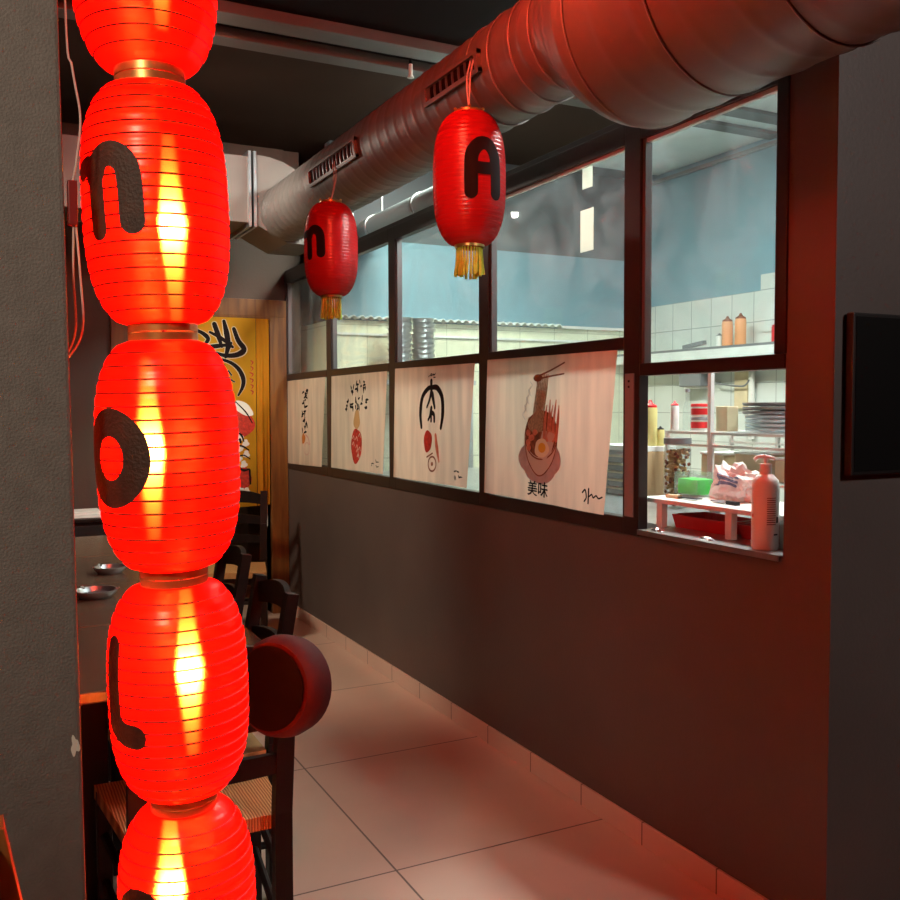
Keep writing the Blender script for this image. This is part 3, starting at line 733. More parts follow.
lantern('unlit red lantern with a black letter n hanging farther away under the big duct', (1.349, 3.779, 1.885), (1.352, 3.785, 2.292), 0.045, 0.1125, 0.0135, False, 'n', -0.91, 0.012, True, G2, 0.86)
for (a, b, c_, lab) in (((1.383, 2.592, 2.338), (1.402, 2.63, 2.45), (1.4325, 2.66, 2.535), 'pale wire loop holding the letter A lantern to the big duct'),
                        ((1.352, 3.785, 2.292), (1.40, 3.86, 2.40), (1.4325, 3.97, 2.51), 'pale wire loop holding the small far lantern to the big duct')):
    bm = B(); a, b, c_ = Vector(a), Vector(b), Vector(c_)
    tube(bm, smoothpts([a, b+Vector((0, 0.012, 0.0)), c_+Vector((0, 0.012, 0))], 6), 0.0025, 6); tube(bm, smoothpts([a, b+Vector((0, -0.012, 0.01)), c_+Vector((0, -0.012, 0))], 6), 0.0025, 6)
    tag(done('wire_loop', bm, 'cord'), lab, 'wire', 'wires of the hanging lanterns')
# power lead between column and lantern string
pc = thing('power_lead', 'thin power lead with a dark red connector hanging along the column edge', 'power lead', (0.145, 1.52, 1.75))
P0 = Vector((0.145, 1.52, 1.75))
pts = [(0.128, 1.52, 2.6), (0.128, 1.52, 2.02), (0.136, 1.52, 1.93), (0.146, 1.522, 1.86), (0.140, 1.52, 1.80), (0.132, 1.52, 1.755)]
bm = B(); tube(bm, [Vector(p)-P0 for p in smoothpts(pts, 6)], 0.0016, 6); done('upper_wire', bm, 'cord', pc)
bm = B()
for dx in (0.0, 0.010): tube(bm, [Vector(p)-P0 for p in smoothpts([(0.133+dx*0.3, 1.52, 1.70), (0.131+dx, 1.52, 1.62), (0.136+dx, 1.56, 1.54), (0.128+dx*0.5, 1.70, 1.50), (0.110+dx*0.5, 1.86, 1.46)], 6)], 0.0016, 6)
done('lower_wires', bm, 'cord', pc)
bm = B(); box(bm, -0.020, -0.006, -0.007, 0.007, -0.055, 0.012, bev=0.002); done('connector', bm, 'plug', pc)

# ------------------------------------------------------------------ cloth posters in the lower bays
def cloth(name, label, cat, TL, TR, BR, BL, m, seed, X=XW-0.012, nu=40, nv=26, amp=0.004, group=None, plane='Y'):
    """quad given as (horizontal, z) corners; returns object and S(s,t,o) in metres"""
    W = 0.5*(abs(TL[0]-TR[0])+abs(BL[0]-BR[0])); Hh = 0.5*(TL[1]-BL[1]+TR[1]-BR[1])
    def S(s, t, o=0.0):
        u, v = s/W, t/Hh
        h = (TL[0]*(1-u)+TR[0]*u)*(1-v)+(BL[0]*(1-u)+BR[0]*u)*v
        z = (TL[1]*(1-u)+TR[1]*u)*(1-v)+(BL[1]*(1-u)+BR[1]*u)*v
        wv = amp*(sin(7*u+seed)+0.5*sin(17*u+2.3*seed))*(0.3+0.7*v)
        return Vector((X+wv-o, h, z)) if plane == 'Y' else Vector((h, X+wv-o, z))
    bm = B(); g = [[bm.verts.new(S(W*i/nu, Hh*j/nv)) for i in range(nu+1)] for j in range(nv+1)]
    for j in range(nv):
        for i in range(nu): bm.faces.new((g[j][i], g[j][i+1], g[j+1][i+1], g[j+1][i]))
    o = done(name, bm, m, smooth=True); tag(o, label, cat, group)
    return o, S, W, Hh
GP = 'cloth posters in the lower window bays'
def scribble(bm, S, c, w_, h_, n, wd, seed, off=0.0012):
    r = random.Random(seed)
    for k in range(n):
        x, y = c[0]+r.uniform(-0.5, 0.5)*w_, c[1]+r.uniform(-0.5, 0.5)*h_
        if r.random() < 0.5: d = (r.uniform(0.2, 0.45)*w_, r.uniform(-0.15, 0.1)*h_)
        else: d = (r.uniform(-0.15, 0.15)*w_, r.uniform(0.25, 0.5)*h_)
        stroke(bm, S, [(x-d[0]/2, y-d[1]/2), (x+r.uniform(-.06, .06)*w_, y+r.uniform(-.06, .06)*h_), (x+d[0]/2, y+d[1]/2)], [wd*0.7, wd, wd*0.4], off=off, n=4)
# farthest
o, S, W, Hh = cloth('cloth_poster', 'farthest cloth poster with a column of brush writing above a small orange dish', 'poster', (6.150, 1.598), (5.372, 1.603), (5.47, 1.049), (6.173, 1.036), 'poster', 1.0, group=GP)
bm = B()
for k in range(5): scribble(bm, S, (0.38+0.012*sin(k*2), 0.075+0.062*k), 0.105, 0.062, 6, 0.016, 20+k)
done('brush_writing', bm, 'ink', o)
bm = B(); blob(bm, S, (0.38, 0.385), 0.035, 0.034, off=0.001, wob=0.08); done('painted_dish', bm, 'p_orange', o)
bm = B(); stroke(bm, S, [(0.45+0.05*cos(a), 0.45+0.04*sin(a)) for a in [2*pi*k/10 for k in range(10)]], 0.006, off=0.001, closed=True); stroke(bm, S, [(0.42, 0.36), (0.47, 0.38), (0.50, 0.42)], 0.012, off=0.001); done('painted_saucer', bm, 'p_pink', o)
# second
o, S, W, Hh = cloth('cloth_poster', 'cloth poster with two lines of brush writing above a red painted skewer', 'poster', (5.262, 1.602), (4.412, 1.604), (4.48, 1.068), (5.285, 1.057), 'poster', 2.2, group=GP)
bm = B()
for k in range(3): scribble(bm, S, (0.36+0.075*k, 0.075), 0.075, 0.062, 6, 0.014, 40+k)
for k in range(4): scribble(bm, S, (0.29+0.085*k, 0.165), 0.080, 0.062, 6, 0.015, 50+k)
done('brush_writing', bm, 'ink', o)
bm = B(); blob(bm, S, (0.425, 0.255), 0.045, 0.055, off=0.0008, wob=0.08); done('painted_handle', bm, 'p_ochre', o)
bm = B(); blob(bm, S, (0.43, 0.40), 0.078, 0.098, off=0.001, wob=0.05); done('painted_skewer', bm, 'p_red', o)
bm = B(); r = random.Random(5)
for k in range(9): x, y = 0.43+r.uniform(-.05, .05), 0.40+r.uniform(-.07, .07); stroke(bm, S, [(x-0.012, y), (x+0.004, y-0.015), (x+0.016, y+0.006)], 0.007, off=0.0016, n=3)
done('painted_highlights', bm, 'p_pink', o)
bm = B(); scribble(bm, S, (0.70, 0.49), 0.10, 0.04, 6, 0.006, 3); done('signature', bm, 'ink', o)
# third: big character
o, S, W, Hh = cloth('cloth_poster', 'cloth poster with one big black arched character above a red piece of meat', 'poster', (4.312, 1.612), (3.462, 1.604), (3.533, 1.067), (4.345, 1.062), 'poster', 3.1, group=GP)
bm = B(); cx = 0.43
stroke(bm, S, [(cx-0.10, 0.285), (cx-0.115, 0.22), (cx-0.10, 0.145), (cx-0.045, 0.105), (cx, 0.098)], [0.020, 0.030, 0.026, 0.020])
stroke(bm, S, [(cx, 0.098), (cx+0.055, 0.102), (cx+0.105, 0.145), (cx+0.118, 0.22), (cx+0.105, 0.285)], [0.022, 0.028, 0.030, 0.030, 0.020])
stroke(bm, S, [(cx-0.01, 0.070), (cx-0.006, 0.13)], [0.026, 0.016]); stroke(bm, S, [(cx-0.005, 0.11), (cx-0.022, 0.155), (cx-0.048, 0.190)], [0.024, 0.014])
stroke(bm, S, [(cx+0.005, 0.13), (cx+0.022, 0.165), (cx+0.035, 0.192)], [0.030, 0.018]); stroke(bm, S, [(cx+0.0, 0.195), (cx-0.012, 0.23), (cx-0.03, 0.25)], [0.024, 0.014])
stroke(bm, S, [(cx+0.005, 0.215), (cx+0.03, 0.225), (cx+0.036, 0.255)], [0.024, 0.018]); stroke(bm, S, [(cx, 0.19), (cx+0.002, 0.255)], [0.016, 0.016])
done('big_character', bm, 'ink', o)
bm = B(); scribble(bm, S, (cx-0.005, 0.045), 0.075, 0.02, 7, 0.006, 9); done('small_writing', bm, 'ink', o)
bm = B(); blob(bm, S, (cx-0.025, 0.35), 0.045, 0.052, off=0.001, wob=0.05); done('painted_meat', bm, 'p_red', o)
bm = B(); stroke(bm, S, [(cx+0.055, 0.32), (cx+0.075, 0.38), (cx+0.10, 0.44)], [0.02, 0.03, 0.012], off=0.0008); done('painted_stroke', bm, 'p_salmon', o)
bm = B(); stroke(bm, S, [(cx+0.03+0.042*cos(a), 0.455+0.034*sin(a)) for a in [2*pi*k/12 for k in range(12)]], 0.009, off=0.001, closed=True); blob(bm, S, (cx+0.03, 0.455), 0.012, 0.010, off=0.001); stroke(bm, S, [(cx-0.03, 0.425), (cx+0.03, 0.405)], 0.008, off=0.001)
done('painted_ring', bm, 'p_brown', o)
bm = B(); scribble(bm, S, (0.73, 0.49), 0.11, 0.04, 6, 0.008, 4); done('signature', bm, 'ink', o)
# fourth: bowl of noodles
o, S, W, Hh = cloth('cloth_poster', 'large cloth poster of a noodle bowl with chopsticks nearest the open hatch', 'poster', (3.352, 1.612), (2.478, 1.604), (2.548, 1.052), (3.378, 1.062), 'poster', 4.4, group=GP)
cx, cy = 0.420, 0.300
bm = B(); blob(bm, S, (cx-0.005, cy+0.085), 0.150, 0.072, off=0.0006, wob=0.015); blob(bm, S, (cx, cy+0.130), 0.105, 0.050, off=0.0007, wob=0.015); done('painted_shadow', bm, 'p_blue', o)
bm = B()
prof = [(-0.108, -0.02), (-0.108, 0.03), (-0.085, 0.09), (-0.04, 0.135), (0.0, 0.150), (0.04, 0.135), (0.085, 0.09), (0.108, 0.03), (0.108, -0.02)]
f = bm.faces.new([bm.verts.new(S(cx+x, cy+y, 0.0010)) for x, y in prof]); bmesh.ops.triangulate(bm, faces=[f]); done('painted_bowl', bm, 'p_bowl', o)
bm = B(); blob(bm, S, (cx, cy-0.005), 0.107, 0.086, off=0.0014); done('painted_broth', bm, 'p_brown', o)
bm = B(); stroke(bm, S, [(cx+0.110*cos(a), cy-0.003+0.090*sin(a)) for a in [2*pi*k/20 for k in range(20)]], 0.006, off=0.0018, closed=True); stroke(bm, S, [(cx+x, cy+y) for x, y in prof], 0.005, off=0.0018, n=4); done('painted_rim', bm, 'p_brown', o)
bm = B()
for k in range(7):
    x = cx-0.065+0.011*k; stroke(bm, S, [(x+0.030, 0.072), (x+0.025, 0.13), (x+0.012+0.004*sin(k), 0.21), (x+0.004, cy-0.02)], [0.008, 0.010, 0.012, 0.010], off=0.0020+0.0001*k)
blob(bm, S, (cx-0.045, cy-0.045), 0.05, 0.035, off=0.0018, wob=0.1); done('painted_noodles', bm, 'p_noodle', o)
bm = B(); stroke(bm, S, [(cx-0.03, 0.075), (cx+0.05, 0.055), (cx+0.135, 0.030)], [0.008, 0.006], off=0.0030); stroke(bm, S, [(cx-0.01, 0.083), (cx+0.06, 0.076), (cx+0.135, 0.070)], [0.007, 0.006], off=0.0030); blob(bm, S, (cx-0.035, 0.082), 0.03, 0.014, off=0.0028); done('painted_chopsticks', bm, 'p_brown', o)
bm = B(); r = random.Random(8)
for k in range(5):
    x = cx+0.025+0.02*k; stroke(bm, S, [(x, cy+0.01), (x+0.006*sin(k*2), cy-0.06), (x+0.008, cy-0.115-0.02*(k % 2))], [0.020, 0.018, 0.006], off=0.0026+0.0001*k)
for k in range(6): blob(bm, S, (cx-0.07+r.uniform(-.02, .03), cy+r.uniform(-0.03, .05)), 0.016, 0.012, off=0.0026)
done('painted_shrimp', bm, 'p_salmon', o)
bm = B(); blob(bm, S, (cx+0.068, cy+0.0), 0.024, 0.018, off=0.0034, wob=0.1); done('painted_fishcake', bm, 'p_pink', o)
bm = B(); blob(bm, S, (cx+0.012, cy+0.045), 0.048, 0.036, off=0.0034, wob=0.05); done('painted_egg', bm, 'p_egg', o)
bm = B(); blob(bm, S, (cx+0.014, cy+0.043), 0.025, 0.019, off=0.0040); done('painted_yolk', bm, 'p_yolk', o)
bm = B()
for k in range(4): x = cx-0.115+0.012*k; stroke(bm, S, [(x, 0.24-0.03*k), (x-0.02, 0.22-0.03*k), (x+0.005, 0.20-0.03*k), (x-0.01, 0.185-0.03*k)], 0.003, off=0.001)
done('painted_steam', bm, 'p_blue', o)
bm = B()
for k, (dx, dy) in enumerate(((0, 0), (0.0016, 0.0008), (-0.0012, -0.0010))): text_on(bm, S, '美味', (cx-0.005+dx, 0.505+dy), 0.062, 0.0, off=0.0025+0.0002*k, sx=1.15)
done('brush_writing', bm, 'ink', o)
bm = B(); stroke(bm, S, [(0.72, 0.485), (0.735, 0.475), (0.745, 0.50), (0.735, 0.515)], 0.007); stroke(bm, S, [(0.755, 0.47), (0.758, 0.52)], 0.008); stroke(bm, S, [(0.762, 0.495), (0.775, 0.488), (0.785, 0.498), (0.80, 0.490), (0.815, 0.498), (0.835, 0.492)], 0.006); done('signature', bm, 'ink', o)

# ------------------------------------------------------------------ door curtain on the end wall
o, S, W, Hh = cloth('door_curtain', 'yellow cloth door curtain with black brush writing in the orange door frame', 'curtain', (0.87, 2.015), (1.664, 2.015), (1.660, 0.753), (0.87, 0.735), 'noren', 0.7, X=YE-0.055, nu=80, nv=20, amp=0.012, plane='X')
o.data.materials[0] = MT['noren']
o_s, S_s, _, _ = cloth('side_panel', 'x', 'x', (1.668, 2.015), (1.756, 2.015), (1.752, 0.757), (1.666, 0.753), 'noren_side', 1.9, X=YE-0.047, nu=16, nv=20, amp=0.010, plane='X')
del o_s['label'], o_s['category']; o_s.parent = o
SX = lambda zx: (1.293+0.000849*zx)-0.87
SZ = lambda zy: 2.015-(2.113-0.000891*(zy if zy < 1000 else 1000+(zy-1000)*0.76))
def ns(bm, pts, wd, off): stroke(bm, S, [(SX(a), SZ(b)) for a, b in pts], [q*0.00087 for q in wd], off=off, n=6)
art = [([(-60, 200), (20, 235), (60, 275), (30, 320)], (20, 34, 24)), ([(110, 165), (140, 250), (165, 330)], (36, 40, 20)), ([(185, 140), (205, 230), (215, 320), (195, 405)], (26, 44, 40, 24)),
       ([(75, 225), (160, 265), (250, 330)], (20, 30, 22)), ([(60, 335), (130, 325), (210, 315)], (34, 34, 22)), ([(262, 195), (295, 280), (340, 345), (290, 385), (200, 395), (110, 375)], (30, 38, 44, 34, 22)),
       ([(240, 300), (215, 350)], (20, 26)), ([(-80, 380), (0, 400), (100, 390)], (30, 40, 24))]
ring = [([(60, 425), (160, 425), (240, 450), (300, 500), (332, 570), (325, 630), (292, 690)], (14, 22, 30, 36, 30, 16)), ([(215, 510), (240, 540)], (14, 10)), ([(225, 570), (262, 590)], (12, 10))]
bm = B()
for p, wd in art+ring: ns(bm, p, [q*1.35 for q in wd], 0.0010)
done('writing_halo', bm, 'beige', o)
bm = B()
for p, wd in art+ring: ns(bm, p, wd, 0.0020)
done('brush_writing', bm, 'ink', o)
bm = B(); r = random.Random(2)
for k in range(6): ns(bm, [(385+r.uniform(0, 10), 430+45*k), (410, 440+45*k), (400, 460+45*k)], (8, 10, 6), 0.0012)
done('red_writing', bm, 'p_red', o)
# generic printed figure in a red coat
bm = B(); blob(bm, S, (SX(300), SZ(900)), 0.10, 0.10, off=0.0012, wob=0.06); blob(bm, S, (SX(330), SZ(1420)), 0.05, 0.075, off=0.0012, wob=0.05); done('printed_coat', bm, 'p_red', o)
bm = B()
blob(bm, S, (SX(330), SZ(790)), 0.075, 0.038, off=0.0018, rot=0.6, wob=0.05); blob(bm, S, (SX(285), SZ(1010)), 0.035, 0.035, off=0.0018, wob=0.1)
for k, (x, y) in enumerate(((300, 1120), (345, 1070), (350, 1180), (290, 1220), (330, 1280), (300, 1540), (350, 1550))): blob(bm, S, (SX(x), SZ(y)), 0.022, 0.024, off=0.0018, wob=0.15)
done('printed_trim', bm, 'seal', o)
bm = B()
for p, wd in (([(270, 740), (350, 820), (400, 900)], (8, 12, 8)), ([(262, 960), (310, 990), (330, 1050)], (10, 16, 10)), ([(270, 1090), (320, 1100), (370, 1140)], (10, 14, 10)), ([(280, 1200), (330, 1190), (380, 1230)], (12, 10, 8)),
              ([(270, 1300), (330, 1340), (370, 1330)], (16, 20, 12)), ([(375, 1340), (380, 1480)], (16, 12)), ([(275, 1580), (330, 1590), (390, 1580)], (12, 14, 8)), ([(300, 1030), (305, 1060)], (18, 18))): ns(bm, p, wd, 0.0026)
done('printed_outline', bm, 'ink', o)
bm = B(); tube(bm, [(0.86, YE-0.03, 2.022), (1.765, YE-0.03, 2.022)], 0.010, 10); tag(done('curtain_rod', bm, 'door_wood'), 'thin wooden rod across the orange door frame carrying the yellow curtain', 'rod')
o2, S2, _, _ = cloth('white_curtain', 'strip of white cloth hanging behind the yellow door curtain', 'curtain', (1.70, 1.2), (1.76, 1.2), (1.755, 0.60), (1.715, 0.57), 'white', 2.0, X=YE+0.03, nu=10, nv=6, amp=0.006, plane='X')
tag(done('curtain_hook', tube(B(), [(1.70, YE+0.03, 1.2), (1.764, YE+0.03, 1.2)], 0.006, 6), 'steel'), 'small metal hook bar holding the white cloth strip by the door jamb', 'hook')

# ------------------------------------------------------------------ tables, chairs, things on them
def make_table(label):
    t = thing('dining_table', label, 'table', (0.255, 0, 0), 0, 'dark tables in a row along the aisle')
    bm = B(); box(bm, -0.455, 0.455, -0.352, 0.352, 0.722, 0.75, bev=0.004); done('table_top', bm, 'table', t)
    bm = B(); box(bm, -0.033, 0.033, -0.033, 0.033, 0.03, 0.722, bev=0.003); done('pedestal', bm, 'chair_dark', t)
    bm = B(); lathe(bm, [(0.0, 0.0), (0.118, 0.0), (0.12, 0.02), (0.05, 0.03), (0.0, 0.03)], 32, cap=False); done('base_plate', bm, 'chair_dark', t)
    return t
tb = make_table('dark table nearest us in the row, behind the glowing lantern string')
tb.location.y = 2.655
for y, lab in ((3.37, 'second dark table of the row, with an oval glass dish'), (4.08, 'third dark table of the row, with a small glass dish'), (4.80, 'farthest dark table of the row, before the black sideboard')):
    c = copy_tree(tb); c.location.y = y; c['label'] = lab
def dish(loc, label):
    t = thing('glass_dish', label, 'dish', loc, 0, 'glass dishes on the tables')
    bm = B(); lathe(bm, [(0.0, 0.0), (0.045, 0.0), (0.062, 0.018), (0.066, 0.028), (0.060, 0.028), (0.050, 0.012), (0.0, 0.008)], 28, cap=False); done('bowl', bm, 'steel', t, smooth=True)
    bm = B()
    for k in range(3):
        a = 2*pi*k/3; bar(bm, (0.055*cos(a), 0.055*sin(a), 0.024), (0.070*cos(a), 0.070*sin(a), 0.030), 0.008, 0.004)
    done('rim_rests', bm, 'steel', t)
    return t
dish((0.455, 3.955, 0.75), 'round glass dish on the third table of the row'); dish((0.35, 3.47, 0.75), 'round glass dish on the second table of the row').scale = (1.15, 1.15, 1)

def make_chair(label, wood='chair_dark', group='dark ladder-back chairs with rush seats'):
    """faces local +Y"""
    t = thing('dining_chair', label, 'chair', (0, 0, 0), 0, group)
    fw, bw, d, zs = 0.215, 0.165, 0.19, 0.45
    bm = B()
    q = [(-fw, d+0.02), (fw, d+0.02), (bw+0.012, -d+0.02), (-bw-0.012, -d+0.02)]
    n = 10; grid = []
    for k, z in enumerate((zs-0.028, zs)):
        pass
    ctr = Vector((0, 0.0, zs-0.012)); top = []
    for j in range(n+1):
        row = []
        for i in range(n+1):
            u, v = i/n, j/n
            x = (q[0][0]*(1-u)+q[1][0]*u)*(1-v)+(q[3][0]*(1-u)+q[2][0]*u)*v; y = q[0][1]*(1-v)+q[2][1]*v
            e = min(u, 1-u, v, 1-v); row.append((x, y, zs-0.014*min(1, e*3)+(-0.006 if e == 0 else 0)))
        top.append(row)
    tv = [[bm.verts.new(p) for p in row] for row in top]; bv = [[bm.verts.new((p[0], p[1], zs-0.040)) for p in row] for row in top]
    for j in range(n):
        for i in range(n):
            bm.faces.new((tv[j][i], tv[j][i+1], tv[j+1][i+1], tv[j+1][i])); bm.faces.new((bv[j][i], bv[j+1][i], bv[j+1][i+1], bv[j][i+1]))
    for i in range(n):
        bm.faces.new((tv[0][i], bv[0][i], bv[0][i+1], tv[0][i+1])); bm.faces.new((tv[n][i], tv[n][i+1], bv[n][i+1], bv[n][i]))
        bm.faces.new((tv[i][0], tv[i+1][0], bv[i+1][0], bv[i][0])); bm.faces.new((tv[i][n], bv[i][n], bv[i+1][n], tv[i+1][n]))
    done('seat', bm, 'rush', t, smooth=True)
    for s in (-1, 1):
        bm = B(); box(bm, s*(fw-0.02)-0.018, s*(fw-0.02)+0.018, d-0.018, d+0.018, 0, zs-0.012, bev=0.004); done('front_leg', bm, wood, t)
        bm = B(); P_ = [(s*bw, -d, 0), (s*bw, -d, 0.30), (s*bw, -d-0.002, 0.46), (s*(bw+0.002), -d-0.026, 0.68), (s*(bw+0.004), -d-0.062, 0.885)]
        for a, b in zip(P_, P_[1:]): bar(bm, a, b, 0.042, 0.034, up=(0, 1, 0))
        done('back_post', bm, wood, t)
    def slat(z0, z1, arch, nm, dy):
        bm = B(); n = 12; rows = []
        for i in range(n+1):
            u = -1+2*i/n; x = u*(bw-0.005); y = -d-dy-0.028*(1-u*u); a = arch*(1-u*u)
            rows.append([bm.verts.new(p) for p in ((x, y-0.009, z0+a*0.5), (x, y+0.009, z0+a*0.5), (x, y+0.009, z1+a), (x, y-0.009, z1+a))])
        for A, C in zip(rows, rows[1:]):
            for k in range(4): bm.faces.new((A[k], A[(k+1) % 4], C[(k+1) % 4], C[k]))
        bm.faces.new(rows[0]); bm.faces.new(rows[-1]); done(nm, bm, wood, t, smooth=True)
    slat(0.80, 0.862, 0.028, 'top_rail', 0.055); slat(0.675, 0.725, 0.015, 'back_slat', 0.032); slat(0.56, 0.605, 0.010, 'back_slat', 0.014)
    for (a, b) in (((-bw, -d, 0.20), (bw, -d, 0.20)), ((-fw+0.02, d, 0.26), (fw-0.02, d, 0.26)), ((-fw+0.02, d, 0.20), (-bw, -d, 0.16)), ((fw-0.02, d, 0.20), (bw, -d, 0.16)), ((-fw+0.02, d, 0.32), (-bw, -d, 0.30)), ((fw-0.02, d, 0.32), (bw, -d, 0.30))):
        bm = B(); tube(bm, [a, b], 0.011, 8); done('stretcher', bm, wood, t, smooth=True)
    return t
ch0 = make_chair('dark chair with its back to us and the round bag hung on it')
ch0.location = (0.455, 2.31, 0)
c = copy_tree(ch0); c.location = (0.535, 2.735, 0); c.rotation_euler.z = rad(90); c['label'] = 'dark chair facing the nearest table, its arched back above the round bag'
c = copy_tree(ch0); c.location = (0.60, 3.50, 0); c.rotation_euler.z = rad(90); c['label'] = 'dark chair on the aisle side of the second table, next beyond the arched back'
c = copy_tree(ch0); c.location = (1.36, 5.62, 0); c.rotation_euler.z = rad(160); c['label'] = 'dark chair standing below the yellow door curtain'
wc = make_chair('orange wooden chair whose back corner shows at the lower left edge, before the column', 'chair_orange', 'orange wooden chairs')
wc.scale = (1.05, 1.05, 1.045); wc.location = (0.260, 1.03, 0); wc.rotation_euler.z = rad(-90)
del wc['group']
# round dark red bag hung on the near chair's post
bg = thing('round_bag', 'round dark red bag hanging on the near chair post beside the aisle', 'bag', (0.592, 2.005, 0.795))
axd = Vector((-0.80, -0.58, 0.14)).normalized(); qm = Vector((0, 0, 1)).rotation_difference(axd).to_matrix().to_4x4()
t_ = B(); lathe(t_, [(0.0, -0.055), (0.085, -0.052), (0.108, -0.036), (0.114, 0.0), (0.108, 0.030), (0.098, 0.042), (0.0, 0.044)], 40, cap=False); bm = B(); merge(bm, t_, 0, qm); done('body', bm, 'bag_red', bg, smooth=True)
t_ = B(); lathe(t_, [(0.088, 0.043), (0.092, 0.050), (0.084, 0.053), (0.0, 0.054)], 40, cap=False); bm = B(); merge(bm, t_, 0, qm); done('front_panel', bm, 'bag_face', bg, smooth=True)
# black sideboard by the end wall
sd = thing('sideboard', 'black sideboard against the end wall beyond the tables', 'sideboard', (0.22, 5.93, 0))
bm = B(); box(bm, -0.62, 0.46, -0.24, 0.25, 0.06, 0.76, bev=0.005); done('body', bm, 'black', sd)
bm = B(); box(bm, -0.64, 0.48, -0.26, 0.25, 0.76, 0.78, bev=0.003); done('top', bm, 'chair_dark', sd)
bm = B(); box(bm, -0.58, 0.42, -0.20, 0.22, 0.0, 0.06); done('plinth', bm, 'black', sd)
for x0 in (-0.60, -0.07):
    bm = B(); box(bm, x0, x0+0.50, -0.256, -0.24, 0.09, 0.74, bev=0.003); dd = done('door', bm, 'black', sd)
    bm = B(); box(bm, x0+0.36, x0+0.46, -0.270, -0.256, 0.62, 0.635, bev=0.002); done('handle', bm, 'steel', dd)
for k, dx in enumerate((0.30, 0.30, 0.30)):
    o = done('folded_napkin', box(B(), -0.11, 0.11, -0.09, 0.09, 0, 0.012, bev=0.003), 'white', loc=(0.22+dx-0.005*k, 5.82+0.004*k, 0.78+0.0125*k))
    o.rotation_euler.z = 0.04*(k-1)
    tag(o, 'folded white napkin, %s of the pile on the black sideboard' % ('bottom', 'middle', 'top')[k], 'napkin', 'white napkins on the sideboard')

# dark screen on the pier face at right
sc_ = thing('wall_screen', 'flat black screen on the dark wall at the right edge', 'screen', (2.25, YP, 1.447))
bm = B(); box(bm, -0.33, 0.37, -0.026, -0.004, -0.202, 0.202, bev=0.004); done('casing', bm, 'black', sc_)
bm = B(); box(bm, -0.320, 0.360, -0.0275, -0.025, -0.192, 0.192); done('display', bm, 'screen', sc_)
bm = B(); box(bm, -0.10, 0.10, -0.006, 0.0, -0.10, 0.10); done('wall_mount', bm, 'black', sc_)

# ------------------------------------------------------------------ kitchen
ct = thing('kitchen_counter', 'steel kitchen counter inside the hatch', 'counter', (2.38, 3.4, 0))
bm = B(); box(bm, -0.359, 0.52, -1.6, 1.9, 0.994, 1.024, bev=0.003); done('worktop', bm, 'steel', ct)
bm = B(); box(bm, -0.33, 0.50, -1.58, 1.88, 0.10, 0.994); done('cabinet', bm, 'white', ct)
bm = B(); box(bm, -0.30, 0.45, -1.55, 1.95, 0.0, 0.10); done('plinth', bm, 'black', ct)
ZT = 1.0242
rs = thing('shelf_riser', 'low white shelf on legs standing along the hatch sill', 'shelf', (2.02, 2.12, ZT))
bm = B(); box(bm, -0.06, 0.22, -0.30, 0.345, 0.080, 0.094, bev=0.002); done('board', bm, 'white', rs)
for x in (-0.045, 0.18):
    for y in (-0.27, -0.06, 0.252):
        bm = B(); box(bm, x-0.012, x+0.012, y-0.013, y+0.013, 0.0, 0.080, bev=0.002); done('leg', bm, 'white', rs)
ZR = ZT+0.094
def tray(loc, L_, label):
    t = thing('red_tray', label, 'tray', loc, 0, 'red trays under the riser')
    bm = B(); a, b, h = 0.070, L_/2, 0.042
    t_ = [(-a, -b), (a, -b), (a, b), (-a, b)]
    lo = [bm.verts.new((x*0.88, y*0.92, 0)) for x, y in t_]; hi = [bm.verts.new((x, y, h)) for x, y in t_]
    hi2 = [bm.verts.new((x*0.95, y*0.97, h)) for x, y in t_]; lo2 = [bm.verts.new((x*0.84, y*0.89, 0.004)) for x, y in t_]
    bm.faces.new(lo); bm.faces.new(lo2)
    for i in range(4):
        j = (i+1) % 4
        bm.faces.new((lo[i], lo[j], hi[j], hi[i])); bm.faces.new((hi[i], hi[j], hi2[j], hi2[i])); bm.faces.new((hi2[i], hi2[j], lo2[j], lo2[i]))
    done('dish', bm, 'red', t)
    bm = B()
    for y, x in ((-b-0.004, 0), (b+0.004, 0)): box(bm, -0.035, 0.035, y-0.006, y+0.006, h-0.006, h)
    done('rim_grips', bm, 'red', t)
    return t
tray((2.085, 2.245, ZT), 0.25, 'left red plastic tray under the white riser, holding paper packets')
tray((2.085, 1.955, ZT), 0.24, 'right red plastic tray under the white riser, beside the pump bottle')
for k in range(4):
    o = done('paper_packet', box(B(), -0.030, 0.030, -0.020, 0.020, 0, 0.008, bev=0.002), 'p_pink', loc=(2.07+0.008*(k % 2), 2.17+0.046*k, ZT+0.0055)); o.rotation_euler = (0.0, 0, 0.1*k)
    tag(o, 'pinkish paper packet in the left red tray, %s the window post' % ('farthest from', 'third from', 'second from', 'nearest')[k], 'packet', 'packets in the red tray')
